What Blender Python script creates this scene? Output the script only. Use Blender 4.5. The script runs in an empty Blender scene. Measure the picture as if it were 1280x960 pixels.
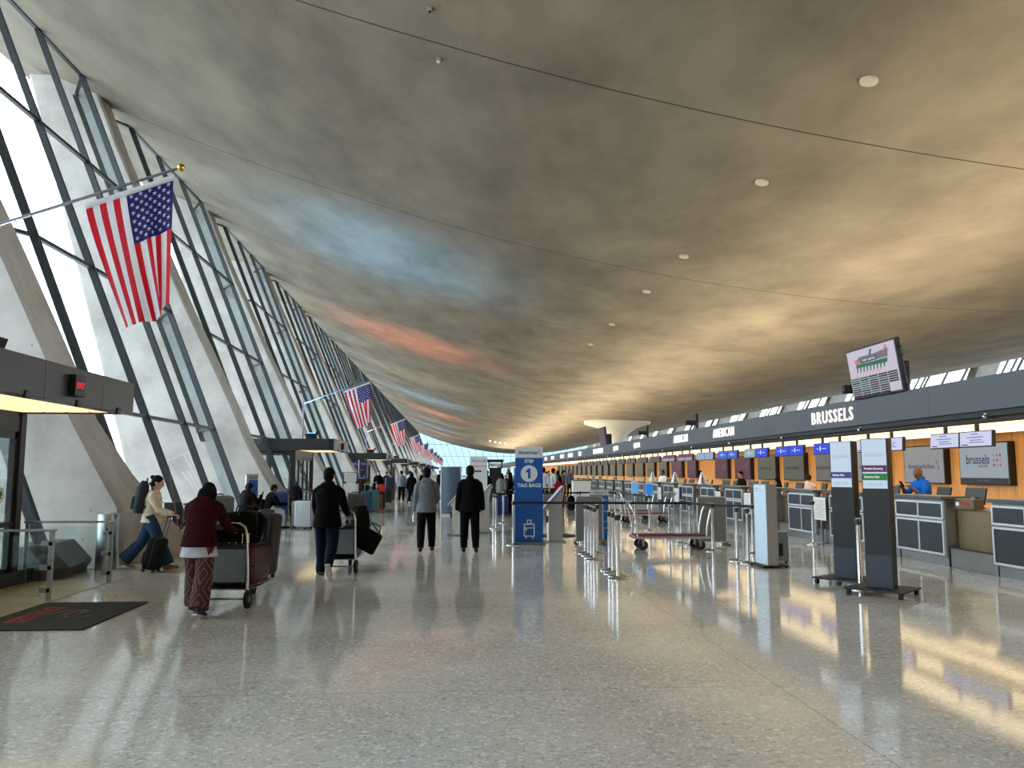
import bpy, bmesh, math, random
from mathutils import Vector, Matrix, Euler
random.seed(7)
S = bpy.context.scene
COL = S.collection
PI = math.pi
V = Vector
ORD = ['first', 'second', 'third', 'fourth', 'fifth', 'sixth', 'seventh', 'eighth', 'ninth', 'tenth', 'eleventh', 'twelfth',
       'thirteenth', 'fourteenth', 'fifteenth', 'sixteenth', 'seventeenth', 'eighteenth', 'nineteenth', 'twentieth',
       'twenty-first', 'twenty-second', 'twenty-third', 'twenty-fourth', 'twenty-fifth', 'twenty-sixth', 'twenty-seventh',
       'twenty-eighth', 'twenty-ninth', 'thirtieth', 'thirty-first', 'thirty-second', 'thirty-third', 'thirty-fourth']

# ------------------------------------------------------------------ materials
def hexc(r, g, b):
    f = lambda c: (c / 255 / 12.92) if c / 255 <= .04045 else ((c / 255 + .055) / 1.055) ** 2.4
    return (f(r), f(g), f(b), 1)

def nodes(name):
    m = bpy.data.materials.new(name)
    m.use_nodes = True
    nt = m.node_tree
    return m, nt, nt.nodes['Principled BSDF']

_mc = {}
def mat(name, rgb, rough=.5, metal=0, var=.08, scale=18, spec=.5, bump=0, coat=0):
    """plain procedural surface: base colour broken up by a little noise"""
    if name in _mc:
        return _mc[name]
    m, nt, p = nodes(name)
    c = hexc(*rgb)
    tc = nt.nodes.new('ShaderNodeTexCoord')
    nz = nt.nodes.new('ShaderNodeTexNoise')
    nz.inputs['Scale'].default_value = scale
    nz.inputs['Detail'].default_value = 4
    nt.links.new(tc.outputs['Object'], nz.inputs['Vector'])
    rp = nt.nodes.new('ShaderNodeValToRGB')
    rp.color_ramp.elements[0].position = .3
    rp.color_ramp.elements[1].position = .7
    rp.color_ramp.elements[0].color = [x * (1 - var) for x in c[:3]] + [1]
    rp.color_ramp.elements[1].color = [min(1, x * (1 + var)) for x in c[:3]] + [1]
    nt.links.new(nz.outputs['Fac'], rp.inputs['Fac'])
    nt.links.new(rp.outputs['Color'], p.inputs['Base Color'])
    p.inputs['Roughness'].default_value = rough
    p.inputs['Metallic'].default_value = metal
    p.inputs['Specular IOR Level'].default_value = spec
    if coat:
        p.inputs['Coat Weight'].default_value = coat
    if bump:
        b = nt.nodes.new('ShaderNodeBump')
        b.inputs['Strength'].default_value = bump
        b.inputs['Distance'].default_value = .02
        nt.links.new(nz.outputs['Fac'], b.inputs['Height'])
        nt.links.new(b.outputs['Normal'], p.inputs['Normal'])
    _mc[name] = m
    return m

def glow(name, rgb, strength=1.0, rough=.4):
    """a lit screen or lamp face"""
    if name in _mc:
        return _mc[name]
    m, nt, p = nodes(name)
    c = hexc(*rgb)
    p.inputs['Base Color'].default_value = [x * .05 for x in c[:3]] + [1]
    p.inputs['Specular IOR Level'].default_value = .2
    p.inputs['Roughness'].default_value = rough
    p.inputs['Emission Color'].default_value = c
    p.inputs['Emission Strength'].default_value = strength
    _mc[name] = m
    return m

def glass_mat(name, rgb, refl=.10, rough=.01):
    """thin architectural glass: tinted see-through pane with a mirror-like face"""
    if name in _mc:
        return _mc[name]
    m = bpy.data.materials.new(name)
    m.use_nodes = True
    nt = m.node_tree
    nt.nodes.clear()
    out = nt.nodes.new('ShaderNodeOutputMaterial')
    mx = nt.nodes.new('ShaderNodeMixShader')
    tr = nt.nodes.new('ShaderNodeBsdfTransparent')
    gl = nt.nodes.new('ShaderNodeBsdfGlossy')
    fr = nt.nodes.new('ShaderNodeFresnel')
    fr.inputs['IOR'].default_value = 1.45
    ml = nt.nodes.new('ShaderNodeMath')
    ml.operation = 'MULTIPLY_ADD'
    ml.inputs[1].default_value = .16
    ml.inputs[2].default_value = refl * .35
    tr.inputs['Color'].default_value = (*rgb, 1)
    gl.inputs['Roughness'].default_value = rough
    nt.links.new(fr.outputs[0], ml.inputs[0])
    nt.links.new(ml.outputs[0], mx.inputs[0])
    nt.links.new(tr.outputs[0], mx.inputs[1])
    nt.links.new(gl.outputs[0], mx.inputs[2])
    nt.links.new(mx.outputs[0], out.inputs[0])
    _mc[name] = m
    return m

# ------------------------------------------------------------------ mesh builder
class MB:
    def __init__(s):
        s.bm = bmesh.new()
    def add(s, verts, faces, M=None):
        vs = [s.bm.verts.new((M @ V(v)) if M else v) for v in verts]
        for f in faces:
            try:
                s.bm.faces.new([vs[i] for i in f])
            except ValueError:
                pass
        return s
    def join(s, bm, M=None):
        me = bpy.data.meshes.new('tmp')
        bm.to_mesh(me)
        bm.free()
        if M:
            me.transform(M)
        s.bm.from_mesh(me)
        bpy.data.meshes.remove(me)
        return s
    def box(s, x0, x1, y0, y1, z0, z1, bev=0, M=None, seg=2):
        b = bmesh.new()
        bmesh.ops.create_cube(b, size=1)
        for v in b.verts:
            v.co = V(((x0 + x1) / 2 + v.co.x * (x1 - x0), (y0 + y1) / 2 + v.co.y * (y1 - y0), (z0 + z1) / 2 + v.co.z * (z1 - z0)))
        if bev:
            bmesh.ops.bevel(b, geom=b.edges[:], offset=bev, segments=seg, affect='EDGES', profile=.5)
        return s.join(b, M)
    def tube(s, path, r, n=10, ell=None, cap=True, up=None):
        """loft along a path; r scalar or list; ell = list of (rx, ry) in the frame of `up`"""
        P = [V(p) for p in path]
        k = len(P)
        R = r if isinstance(r, (list, tuple)) else [r] * k
        ref = V(up) if up else None
        rings = []
        prev = None
        for i in range(k):
            t = (P[min(i + 1, k - 1)] - P[max(i - 1, 0)])
            t = t.normalized() if t.length > 1e-9 else V((0, 0, 1))
            if ref is not None:
                a = ref - t * ref.dot(t)
            elif prev is not None:
                a = prev - t * prev.dot(t)
            else:
                a = V((1, 0, 0)) - t * t.x
                if a.length < .2:
                    a = V((0, 1, 0)) - t * t.y
            a.normalize()
            prev = a
            b = t.cross(a)
            rx, ry = ell[i] if ell else (R[i], R[i])
            rings.append([s.bm.verts.new(P[i] + a * (math.cos(2 * PI * j / n) * rx) + b * (math.sin(2 * PI * j / n) * ry)) for j in range(n)])
        for i in range(k - 1):
            for j in range(n):
                s.bm.faces.new((rings[i][j], rings[i][(j + 1) % n], rings[i + 1][(j + 1) % n], rings[i + 1][j]))
        if cap:
            s.bm.faces.new(rings[0][::-1])
            s.bm.faces.new(rings[-1])
        return s
    def bar(s, p, q, w, h, up=(0, 0, 1)):
        """rectangular bar from p to q: w across, h along `up`"""
        p, q = V(p), V(q)
        t = (q - p).normalized()
        a = V(up) - t * V(up).dot(t)
        a.normalize()
        b = t.cross(a)
        vs = [c + a * (i * h / 2) + b * (j * w / 2) for c in (p, q) for i, j in ((-1, -1), (-1, 1), (1, 1), (1, -1))]
        return s.add(vs, [(0, 1, 2, 3), (7, 6, 5, 4), (0, 4, 5, 1), (1, 5, 6, 2), (2, 6, 7, 3), (3, 7, 4, 0)])
    def cyl(s, p0, p1, r, r1=None, n=14):
        return s.tube([p0, p1], [r, r if r1 is None else r1], n)
    def ball(s, c, rx, ry=None, rz=None, n=12, M=None):
        ry = rx if ry is None else ry
        rz = rx if rz is None else rz
        b = bmesh.new()
        bmesh.ops.create_uvsphere(b, u_segments=n, v_segments=max(6, n * 2 // 3), radius=1)
        T = Matrix.Translation(V(c)) @ (M.to_4x4() if M else Matrix.Identity(4)) @ Matrix.Diagonal((rx, ry, rz, 1))
        return s.join(b, T)
    def lathe(s, prof, n=24, c=(0, 0, 0)):
        rings = []
        for r, z in prof:
            rings.append([s.bm.verts.new((c[0] + r * math.cos(2 * PI * j / n), c[1] + r * math.sin(2 * PI * j / n), c[2] + z)) for j in range(n)] if r > 1e-6 else [s.bm.verts.new((c[0], c[1], c[2] + z))])
        for a, b in zip(rings, rings[1:]):
            for j in range(n):
                j2 = (j + 1) % n
                if len(a) == 1 and len(b) == 1:
                    continue
                if len(a) == 1:
                    s.bm.faces.new((a[0], b[j], b[j2]))
                elif len(b) == 1:
                    s.bm.faces.new((a[j], b[0], a[j2]))
                else:
                    s.bm.faces.new((a[j], a[j2], b[j2], b[j]))
        if len(rings[0]) > 1:
            s.bm.faces.new(rings[0][::-1])
        if len(rings[-1]) > 1:
            s.bm.faces.new(rings[-1])
        return s
    def prism(s, pts, axis, a, b):
        """polygon pts (2D) in the plane normal to axis, between a and b"""
        def mk(p, q):
            return {'x': (q, p[0], p[1]), 'y': (p[0], q, p[1]), 'z': (p[0], p[1], q)}[axis]
        n = len(pts)
        v0 = [s.bm.verts.new(mk(p, a)) for p in pts]
        v1 = [s.bm.verts.new(mk(p, b)) for p in pts]
        s.bm.faces.new(v0)
        s.bm.faces.new(v1[::-1])
        for i in range(n):
            s.bm.faces.new((v0[i], v1[i], v1[(i + 1) % n], v0[(i + 1) % n]))
        return s
    def text(s, body, size, M, ext=.002, bold=0, ax='CENTER', sx=1, spacing=1):
        cu = bpy.data.curves.new('t', 'FONT')
        cu.body = body
        cu.size = size
        cu.extrude = ext
        cu.offset = bold
        cu.align_x = ax
        cu.align_y = 'CENTER'
        cu.space_character = spacing
        cu.resolution_u = 2
        o = bpy.data.objects.new('t', cu)
        me = bpy.data.meshes.new_from_object(o)
        me.transform(M @ Matrix.Diagonal((sx, 1, 1, 1)))
        s.bm.from_mesh(me)
        bpy.data.objects.remove(o)
        bpy.data.curves.remove(cu)
        bpy.data.meshes.remove(me)
        return s
    def rot(s, M):
        s.bm.transform(M)
        return s
    def mesh(s, name, m, smooth=False, normals=True):
        if normals:
            bmesh.ops.recalc_face_normals(s.bm, faces=s.bm.faces[:])
        me = bpy.data.meshes.new(name)
        s.bm.to_mesh(me)
        s.bm.free()
        if m:
            for mm in (m if isinstance(m, (list, tuple)) else [m]):
                me.materials.append(mm)
        if smooth:
            me.polygons.foreach_set('use_smooth', [True] * len(me.polygons))
            try:
                me.set_sharp_from_angle(angle=math.radians(40))
            except Exception:
                pass
        return me

def link(name, me, parent=None, loc=None, rz=0):
    o = bpy.data.objects.new(name, me)
    COL.objects.link(o)
    if parent:
        o.parent = parent
        _kids.setdefault(parent.name, []).append(o)
    if loc:
        o.location = loc
    if rz:
        o.rotation_euler.z = rz
    return o

def part(name, mb, m, parent, smooth=False, label=None, loc=None):
    o = link(name, mb.mesh(name, m, smooth), parent, loc)
    if label:
        o['label'] = label
    return o

def tag(o, label, cat=None, group=None, kind=None):
    o['label'] = label
    if cat:
        o['category'] = cat
    if group:
        o['group'] = group
    if kind:
        o['kind'] = kind
    return o

def thing(name, label, cat, loc=(0, 0, 0), rz=0, group=None, kind=None):
    o = bpy.data.objects.new(name, None)
    o.empty_display_size = .1
    COL.objects.link(o)
    o.location = loc
    o.rotation_euler.z = rz
    return tag(o, label, cat, group, kind)

def one(name, mb, m, label, cat, group=None, loc=None, rz=0, smooth=False, kind=None):
    return tag(link(name, mb.mesh(name, m, smooth), None, loc, rz), label, cat, group, kind)

_kids = {}
def copy_tree(o, loc=None, rz=None, label=None, group=None, parent=None):
    c = o.copy()
    COL.objects.link(c)
    if parent:
        c.parent = parent
        _kids.setdefault(parent.name, []).append(c)
    for ch in _kids.get(o.name, []):
        copy_tree(ch, parent=c)
    if loc is not None:
        c.location = loc
    if rz is not None:
        c.rotation_euler.z = rz
    if label:
        c['label'] = label
    if group:
        c['group'] = group
    return c

def TM(loc, xdir, ydir):
    """matrix that lays text: its x along xdir, its up along ydir"""
    x = V(xdir).normalized()
    y = V(ydir).normalized()
    z = x.cross(y)
    M = Matrix((x, y, z)).transposed().to_4x4()
    M.translation = V(loc)
    return M

# common materials
M_alu = mat('brushed_aluminium', (200, 203, 206), .28, .9, .05)
M_steel = mat('stainless_steel', (170, 172, 172), .25, 1, .06)
M_black = mat('black_plastic', (18, 19, 21), .45)
M_blackmetal = mat('black_metal', (16, 17, 18), .6, 0)
M_rubber = mat('rubber', (16, 16, 17), .7)
M_dark = mat('dark_grey_panel', (50, 55, 60), .45, 0, .05)
M_white = mat('white_paint', (225, 228, 230), .45, 0, .03)
M_chrome = mat('polished_chrome', (215, 217, 220), .12, 1, .03)
M_mull = mat('dark_window_metal', (45, 52, 56), .4, .3)
M_glass = glass_mat('window_glass', (.82, .89, .92), .03)
M_clear = glass_mat('clear_glass', (.90, .95, .94), .12)
# ================================================================== the setting
Y0, BAY, NB = 15.5, 12.2, 20
YEND = Y0 + BAY * NB
RC = (-2.50918e-06, 0.00636717, -0.261399, 10.1449)
def roof_z(x):
    return RC[0] * x ** 3 + RC[1] * x * x + RC[2] * x + RC[3]

# ---- floor: polished terrazzo
def terrazzo():
    m, nt, p = nodes('terrazzo')
    L = nt.links.new
    N = nt.nodes.new
    tc = N('ShaderNodeTexCoord')
    def chips(scale, lo, hi, clo, chi):
        v = N('ShaderNodeTexVoronoi')
        v.inputs['Scale'].default_value = scale
        L(tc.outputs['Object'], v.inputs['Vector'])
        sp = N('ShaderNodeSeparateColor')
        L(v.outputs['Color'], sp.inputs[0])
        r = N('ShaderNodeValToRGB')
        r.color_ramp.interpolation = 'CONSTANT'
        e = r.color_ramp.elements
        e[0].position, e[0].color = 0, (*clo, 1)
        e[1].position, e[1].color = lo, (.5, .5, .5, 1)
        x = e.new(hi)
        x.color = (*chi, 1)
        L(sp.outputs[0], r.inputs['Fac'])
        return r.outputs['Color']
    a = chips(42, .10, .90, (.30, .30, .31), (.80, .80, .78))
    b = chips(85, .16, .84, (.36, .36, .36), (.68, .67, .64))
    big = N('ShaderNodeTexNoise')
    big.inputs['Scale'].default_value = .55
    big.inputs['Detail'].default_value = 5
    L(tc.outputs['Object'], big.inputs['Vector'])
    rp = N('ShaderNodeValToRGB')
    rp.color_ramp.elements[0].color = hexc(188, 185, 178)
    rp.color_ramp.elements[1].color = hexc(214, 210, 202)
    rp.color_ramp.elements[0].position, rp.color_ramp.elements[1].position = .35, .65
    L(big.outputs['Fac'], rp.inputs['Fac'])
    def mixc(mode, fac, c1, c2):
        x = N('ShaderNodeMix')
        x.data_type = 'RGBA'
        x.blend_type = mode
        x.inputs['Factor'].default_value = fac
        L(c1, x.inputs[6])
        L(c2, x.inputs[7])
        return x.outputs[2]
    c = mixc('OVERLAY', .75, rp.outputs['Color'], a)
    c = mixc('OVERLAY', .75, c, b)
    # brass divider strips
    sx = N('ShaderNodeSeparateXYZ')
    L(tc.outputs['Object'], sx.inputs[0])
    def line(out, off, period, w):
        ad = N('ShaderNodeMath'); ad.operation = 'ADD'; ad.inputs[1].default_value = 1000 * period - off
        md = N('ShaderNodeMath'); md.operation = 'MODULO'; md.inputs[1].default_value = period
        lt = N('ShaderNodeMath'); lt.operation = 'LESS_THAN'; lt.inputs[1].default_value = w
        L(out, ad.inputs[0]); L(ad.outputs[0], md.inputs[0]); L(md.outputs[0], lt.inputs[0])
        return lt.outputs[0]
    l1, l2 = line(sx.outputs[0], 2.45, 7.5, .012), line(sx.outputs[1], 6.28, 3.8, .010)
    mx = N('ShaderNodeMath'); mx.operation = 'MAXIMUM'
    L(l1, mx.inputs[0]); L(l2, mx.inputs[1])
    ml = N('ShaderNodeMath'); ml.operation = 'MULTIPLY'; ml.inputs[1].default_value = .45
    L(mx.outputs[0], ml.inputs[0])
    fin = N('ShaderNodeMix'); fin.data_type = 'RGBA'
    L(ml.outputs[0], fin.inputs['Factor'])
    L(c, fin.inputs[6])
    fin.inputs[7].default_value = hexc(84, 76, 62)
    L(fin.outputs[2], p.inputs['Base Color'])
    # polish varies a little
    rr = N('ShaderNodeMapRange')
    rr.inputs[3].default_value, rr.inputs[4].default_value = .045, .115
    L(big.outputs['Fac'], rr.inputs[0])
    L(rr.outputs[0], p.inputs['Roughness'])
    p.inputs['Specular IOR Level'].default_value = .62
    wv = N('ShaderNodeTexNoise')
    wv.inputs['Scale'].default_value = 1.6
    L(tc.outputs['Object'], wv.inputs['Vector'])
    bp = N('ShaderNodeBump')
    bp.inputs['Strength'].default_value = .035
    bp.inputs['Distance'].default_value = .02
    L(wv.outputs['Fac'], bp.inputs['Height'])
    L(bp.outputs['Normal'], p.inputs['Normal'])
    return m

def concrete(name, dark, light, joints=False, pits=False, scale=.35):
    m, nt, p = nodes(name)
    L = nt.links.new
    N = nt.nodes.new
    tc = N('ShaderNodeTexCoord')
    mp = N('ShaderNodeMapping')
    mp.inputs['Scale'].default_value = (1, 1.6, 1) if not joints else (1.1, .6, 1)
    mp.inputs['Rotation'].default_value = (0, 0, .7 if joints else 0)
    L(tc.outputs['Object'], mp.inputs['Vector'])
    n1 = N('ShaderNodeTexNoise')
    n1.inputs['Scale'].default_value = scale
    n1.inputs['Detail'].default_value = 9
    n1.inputs['Roughness'].default_value = .62
    L(mp.outputs[0], n1.inputs['Vector'])
    rp = N('ShaderNodeValToRGB')
    rp.color_ramp.elements[0].color, rp.color_ramp.elements[1].color = hexc(*dark), hexc(*light)
    rp.color_ramp.elements[0].position, rp.color_ramp.elements[1].position = .32, .68
    L(n1.outputs['Fac'], rp.inputs['Fac'])
    col = rp.outputs['Color']
    sx = N('ShaderNodeSeparateXYZ')
    L(tc.outputs['Object'], sx.inputs[0])
    def blend(fac, c, rgb):
        x = N('ShaderNodeMix'); x.data_type = 'RGBA'
        L(fac, x.inputs['Factor']); L(c, x.inputs[6])
        x.inputs[7].default_value = hexc(*rgb)
        return x.outputs[2]
    if joints:
        ad = N('ShaderNodeMath'); ad.operation = 'ADD'; ad.inputs[1].default_value = 1000 * BAY - Y0 - .25
        md = N('ShaderNodeMath'); md.operation = 'MODULO'; md.inputs[1].default_value = BAY
        lt = N('ShaderNodeMath'); lt.operation = 'LESS_THAN'; lt.inputs[1].default_value = .045
        L(sx.outputs[1], ad.inputs[0]); L(ad.outputs[0], md.inputs[0]); L(md.outputs[0], lt.inputs[0])
        col = blend(lt.outputs[0], col, (52, 46, 40))
    if pits:
        v = N('ShaderNodeTexVoronoi')
        v.inputs['Scale'].default_value = 3.2
        L(tc.outputs['Object'], v.inputs['Vector'])
        lt = N('ShaderNodeMath'); lt.operation = 'LESS_THAN'; lt.inputs[1].default_value = .07
        L(v.outputs['Distance'], lt.inputs[0])
        ml = N('ShaderNodeMath'); ml.operation = 'MULTIPLY'; ml.inputs[1].default_value = .5
        L(lt.outputs[0], ml.inputs[0])
        col = blend(ml.outputs[0], col, (96, 92, 86))
    L(col, p.inputs['Base Color'])
    p.inputs['Roughness'].default_value = .85
    p.inputs['Specular IOR Level'].default_value = .25
    b = N('ShaderNodeBump')
    b.inputs['Strength'].default_value = .25
    b.inputs['Distance'].default_value = .03
    n2 = N('ShaderNodeTexNoise')
    n2.inputs['Scale'].default_value = 6
    n2.inputs['Detail'].default_value = 5
    L(tc.outputs['Object'], n2.inputs['Vector'])
    L(n2.outputs['Fac'], b.inputs['Height'])
    L(b.outputs['Normal'], p.inputs['Normal'])
    return m

M_terr = terrazzo()
M_roof = concrete('roof_concrete', (113, 104, 90), (147, 136, 118), joints=True, scale=.4)
M_conc = concrete('column_concrete', (160, 156, 150), (194, 191, 186), pits=True, scale=.9)
M_ground = mat('outdoor_paving', (176, 178, 178), .9, 0, .08, .4)
M_tan = mat('entry_tan', (176, 160, 132), .25, 0, .10, 1.5)

one('floor', MB().box(-6.6, 45, -24, YEND, -.3, 0), M_terr, 'polished grey terrazzo floor of the departures hall', 'floor', kind='structure')
one('ground_outside', MB().box(-260, 260, -200, YEND + 260, -.6, -.32), M_ground, 'pale paving outside the glass walls', 'ground', kind='structure')

b = MB()
XS = [-15.5 + i * 61.5 / 60 for i in range(61)]
YS = [-24, YEND + 3]
for dz, flip in ((0, 0), (.45, 1)):
    rows = [[b.bm.verts.new((x, y, roof_z(x) + dz)) for y in YS] for x in XS]
    for r0, r1 in zip(rows, rows[1:]):
        q = (r0[0], r0[1], r1[1], r1[0])
        b.bm.faces.new(q[::-1] if flip else q)
    if dz:
        for e in (0, 1):
            for i in range(60):
                b.bm.faces.new((prev[i][e], prev[i + 1][e], rows[i + 1][e], rows[i][e]))
        for e in (0, 60):
            b.bm.faces.new((prev[e][0], prev[e][1], rows[e][1], rows[e][0]))
    prev = rows
one('ceiling', b, M_roof, 'sagging curved concrete roof with dark cross joints', 'ceiling', smooth=True, kind='structure')

one('light_block_back', MB().box(-13, 45, -24.4, -24, -.3, 13.5), mat('light_block_grey', (150, 148, 142), .8), 'unseen grey wall added behind the viewer to hold back light', 'wall', kind='structure')  # unseen wall, added to keep excess light from coming in behind

# ---- leaning concrete columns
INN = [(0, -5.25), (.5, -5.55), (1, -5.88), (1.6, -6.24), (2.6, -6.80), (3.6, -7.24), (4.5, -7.67), (5.7, -8.25), (7.1, -8.95), (10.5, -10.5), (14.6, -12.35)]
def inner(z):
    for (z0, x0), (z1, x1) in zip(INN, INN[1:]):
        if z <= z1:
            return x0 + (x1 - x0) * (z - z0) / (z1 - z0)
    return INN[-1][1]
def column_mb(sign=1, xoff=0, top=None):
    b = MB()
    rings = []
    zs = [-.35, 0, .25, .5, 1, 1.6, 2.6, 3.6, 4.5, 5.7, 7.1, 8.8, 10.5, 12.5, 14.9]
    if top:
        zs = [z for z in zs if z < top] + [top]
    for z in zs:
        zz = max(z, 0)
        xi = inner(zz)
        xo = -10.1 - .29 * zz if sign > 0 else xi - 1.7
        k = max(0, 1 - zz / 2.6) ** 1.6
        t, t2 = .54 + .05 * k, .54 + 1.5 * k
        xn = min(xi, -5.78 - .1 * zz)
        c = .07
        poly = [(xn, -t + c), (xn - c, -t), (xo + c, -t), (xo, -t + c), (xo, t2 - c), (xo + c, t2), (xi - c, t2), (xi, t2 - c)]
        rings.append([b.bm.verts.new((sign * x + xoff, y, z)) for x, y in poly])
    for r0, r1 in zip(rings, rings[1:]):
        for i in range(8):
            b.bm.faces.new((r0[i], r0[(i + 1) % 8], r1[(i + 1) % 8], r1[i]))
    b.bm.faces.new(rings[0])
    b.bm.faces.new(rings[-1][::-1])
    return b
cm = column_mb().mesh('column', M_conc)
for k in range(-3, NB + 1):
    lab = 'leaning concrete column by the stainless steel cylinder and glass railing' if k == 0 else \
          'leaning concrete column behind the wheelchair and the silver information post' if k == 1 else \
          'leaning concrete column on the window side, %s beyond the near entrance' % ORD[k] if k > 1 else \
          'leaning concrete column on the window side, %s behind the near entrance' % ORD[-k - 1]
    tag(link('column', cm, None, (0, Y0 + BAY * k, 0)), lab, 'column', 'columns of the window side', 'structure')
RY = 71.6 - 12.2 * 4
cr = column_mb(-1, 29.4, 10.9).mesh('column', M_conc)
for k in range(0, 19):
    tag(link('column', cr, None, (0, RY + BAY * k, 0)), 'concrete column of the far side wall seen over the counter canopy, %s from the near end' % ORD[k], 'column', 'columns of the far side', 'structure')

# ---- leaning glass walls, one window per bay
def window_mbs(f, x_out, zt, offs, trans, sx=1):
    """f(z): x of the pane plane; returns of depth x_out beside the columns"""
    fr, gl = MB(), MB()
    ends = [(.50, x_out)] + [(o, 0) for o in offs] + [(BAY - .50, x_out)]
    P = lambda e, z: (f(z) + sx * -e[1], e[0], z)
    up = (1, 0, 0)
    for i, e in enumerate(ends):
        fr.bar(P(e, .02), P(e, zt), .12 if 0 < i < len(ends) - 1 else .08, .16, up)
    for e0, e1 in zip(ends, ends[1:]):
        for z in [.1] + trans + [zt - .06]:
            fr.bar(P(e0, z), P(e1, z), .08 if z > .2 else .2, .11, up)
        gl.add([P(e0, .05), P(e1, .05), P(e1, zt), P(e0, zt)], [(0, 1, 2, 3)])
    return fr, gl
OFFS = [2.0, 4.73, 7.46, 10.2]
fr, gl = window_mbs(lambda z: -6.30 - .402 * z, .85, 14.25, OFFS, [2.95, 6.6, 10.3])
fm, gm = fr.mesh('window_frame', M_mull), gl.mesh('window_glass', M_glass)
nwin = 0
for k in range(-3, NB):
    nwin += 1
    w = thing('window_%d' % nwin, 'leaning glass wall with dark bars between two leaning columns, %s' % ('beside the near entrance' if k == -1 else 'behind the near entrance' if k == -2 else '%s bay beyond the near entrance' % ORD[k]), 'window', (0, Y0 + BAY * k, 0), 0, 'glass bays of the window side', 'structure')
    link('window_frame', fm, w)
    link('window_glass', gm, w)
fr, gl = window_mbs(lambda z: 36.2 + .58 * z, .5, 10.35, OFFS, [2.95, 6.6, 8.9], -1)
fm, gm = fr.mesh('window_frame', M_mull), gl.mesh('window_glass', M_glass)
for k in range(0, 18):
    nwin += 1
    w = thing('window_%d' % nwin, 'far side glass wall with dark bars showing above the counter canopy, %s bay from the near end' % ORD[k], 'window', (0, RY + BAY * k, 0), 0, 'glass bays of the far side', 'structure')
    link('window_frame', fm, w)
    link('window_glass', gm, w)
# end wall of glass
nwin += 1
fr, gl = MB(), MB()
for i in range(25):
    s = i / 24
    xb, xt = -6.3 + s * 43.5, -12.4 + s * 55
    fr.bar((xb, YEND, 0), (xt, YEND + 1, roof_z(xt) + .1), .08, .2, (0, 1, 0))
for z in (.1, 3, 6.6, 10.3):
    s = z / 14.4
    fr.bar((-6.3 - 6.1 * s, YEND + s, z), (37.2 + 5.4 * s, YEND + s, z), .2, .09, (0, 0, 1))
gl.add([(-12.4 + 55 * i / 30, YEND + 1, roof_z(-12.4 + 55 * i / 30) + .2) for i in range(31)] + [(-6.3 + 43.5 * i / 30, YEND, 0) for i in range(31)],
       [(i, i + 1, 32 + i, 31 + i) for i in range(30)])
w = thing('window_%d' % nwin, 'tall pale blue glass wall closing the far end of the hall', 'window', kind='structure')
part('window_frame', fr, M_mull, w)
part('window_glass', gl, glass_mat('end_glass', (.105, .15, .165), .06), w)

# ---- round fittings in the roof
b1 = MB().lathe([(.0, -.03), (.07, -.03), (.07, -.015)], 20)
b2 = MB().lathe([(.07, -.05), (.145, -.045), (.16, -.02), (.16, .1), (.07, .1), (.07, -.03)], 24)
gm_, rm_ = b1.mesh('grille', mat('speaker_grille', (150, 144, 130), .7)), b2.mesh('ring', mat('ring_white', (196, 190, 172), .6))
slope = -.167
for i, y in enumerate((13.43, 18.57, 25.36, 30.54, 37.6, 43.7)):
    t = thing('ceiling_speaker', 'round pale ceiling speaker over the floor, %s of the row from the near end' % ORD[i], 'ceiling speaker', (7.3, y, roof_z(7.3) - .01), 0, 'round speakers in the roof')
    t.rotation_euler.y = -slope
    link('grille', gm_, t)
    link('ring', rm_, t)
for i, (x, y, nm) in enumerate(((-.56, 14.57, 'nearer the roof joint'), (-.43, 16.38, 'just beyond the roof joint'))):
    t = thing('ceiling_sensor', 'small pale box sensor on the roof, %s' % nm, 'sensor', (x, y, roof_z(x) - .02), 0)
    part('housing', MB().box(-.05, .05, -.07, .07, -.05, .06, .008), mat('sensor_grey', (150, 150, 148), .5), t)
    part('lens', MB().lathe([(.0, -.075), (.03, -.07), (.035, -.05)], 12), M_black if i == 0 else M_white, t)
for i, x in enumerate((7.3, 8.4, 9.4, 10.5)):
    t = thing('spotlight', 'tiny bright spotlight far down the hall on the roof, %s from the window side' % ORD[i], 'spotlight', (x, 176, roof_z(x) - .3), 0, 'spotlights far down the hall')
    part('housing', MB().cyl((0, 0, 0), (0, 0, .5), .13, .15), M_dark, t)
    part('lamp', MB().ball((0, -.05, -.02), .16), glow('spot_lamp', (255, 240, 205), 6), t)

# white drain column with flared head
b = MB().lathe([(.62, 0), (.62, 3.6), (.66, 4.6), (.85, 5.4), (1.35, 6.1), (2.3, 6.75), (3.9, 7.25), (3.9, 7.6), (0, 7.6)], 40)
o = one('column', b, mat('drain_column_white', (205, 204, 192), .6), 'white round column with a flared head rising behind the counter canopy', 'column', loc=(18.9, 95, 0), smooth=True, kind='structure')
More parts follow.
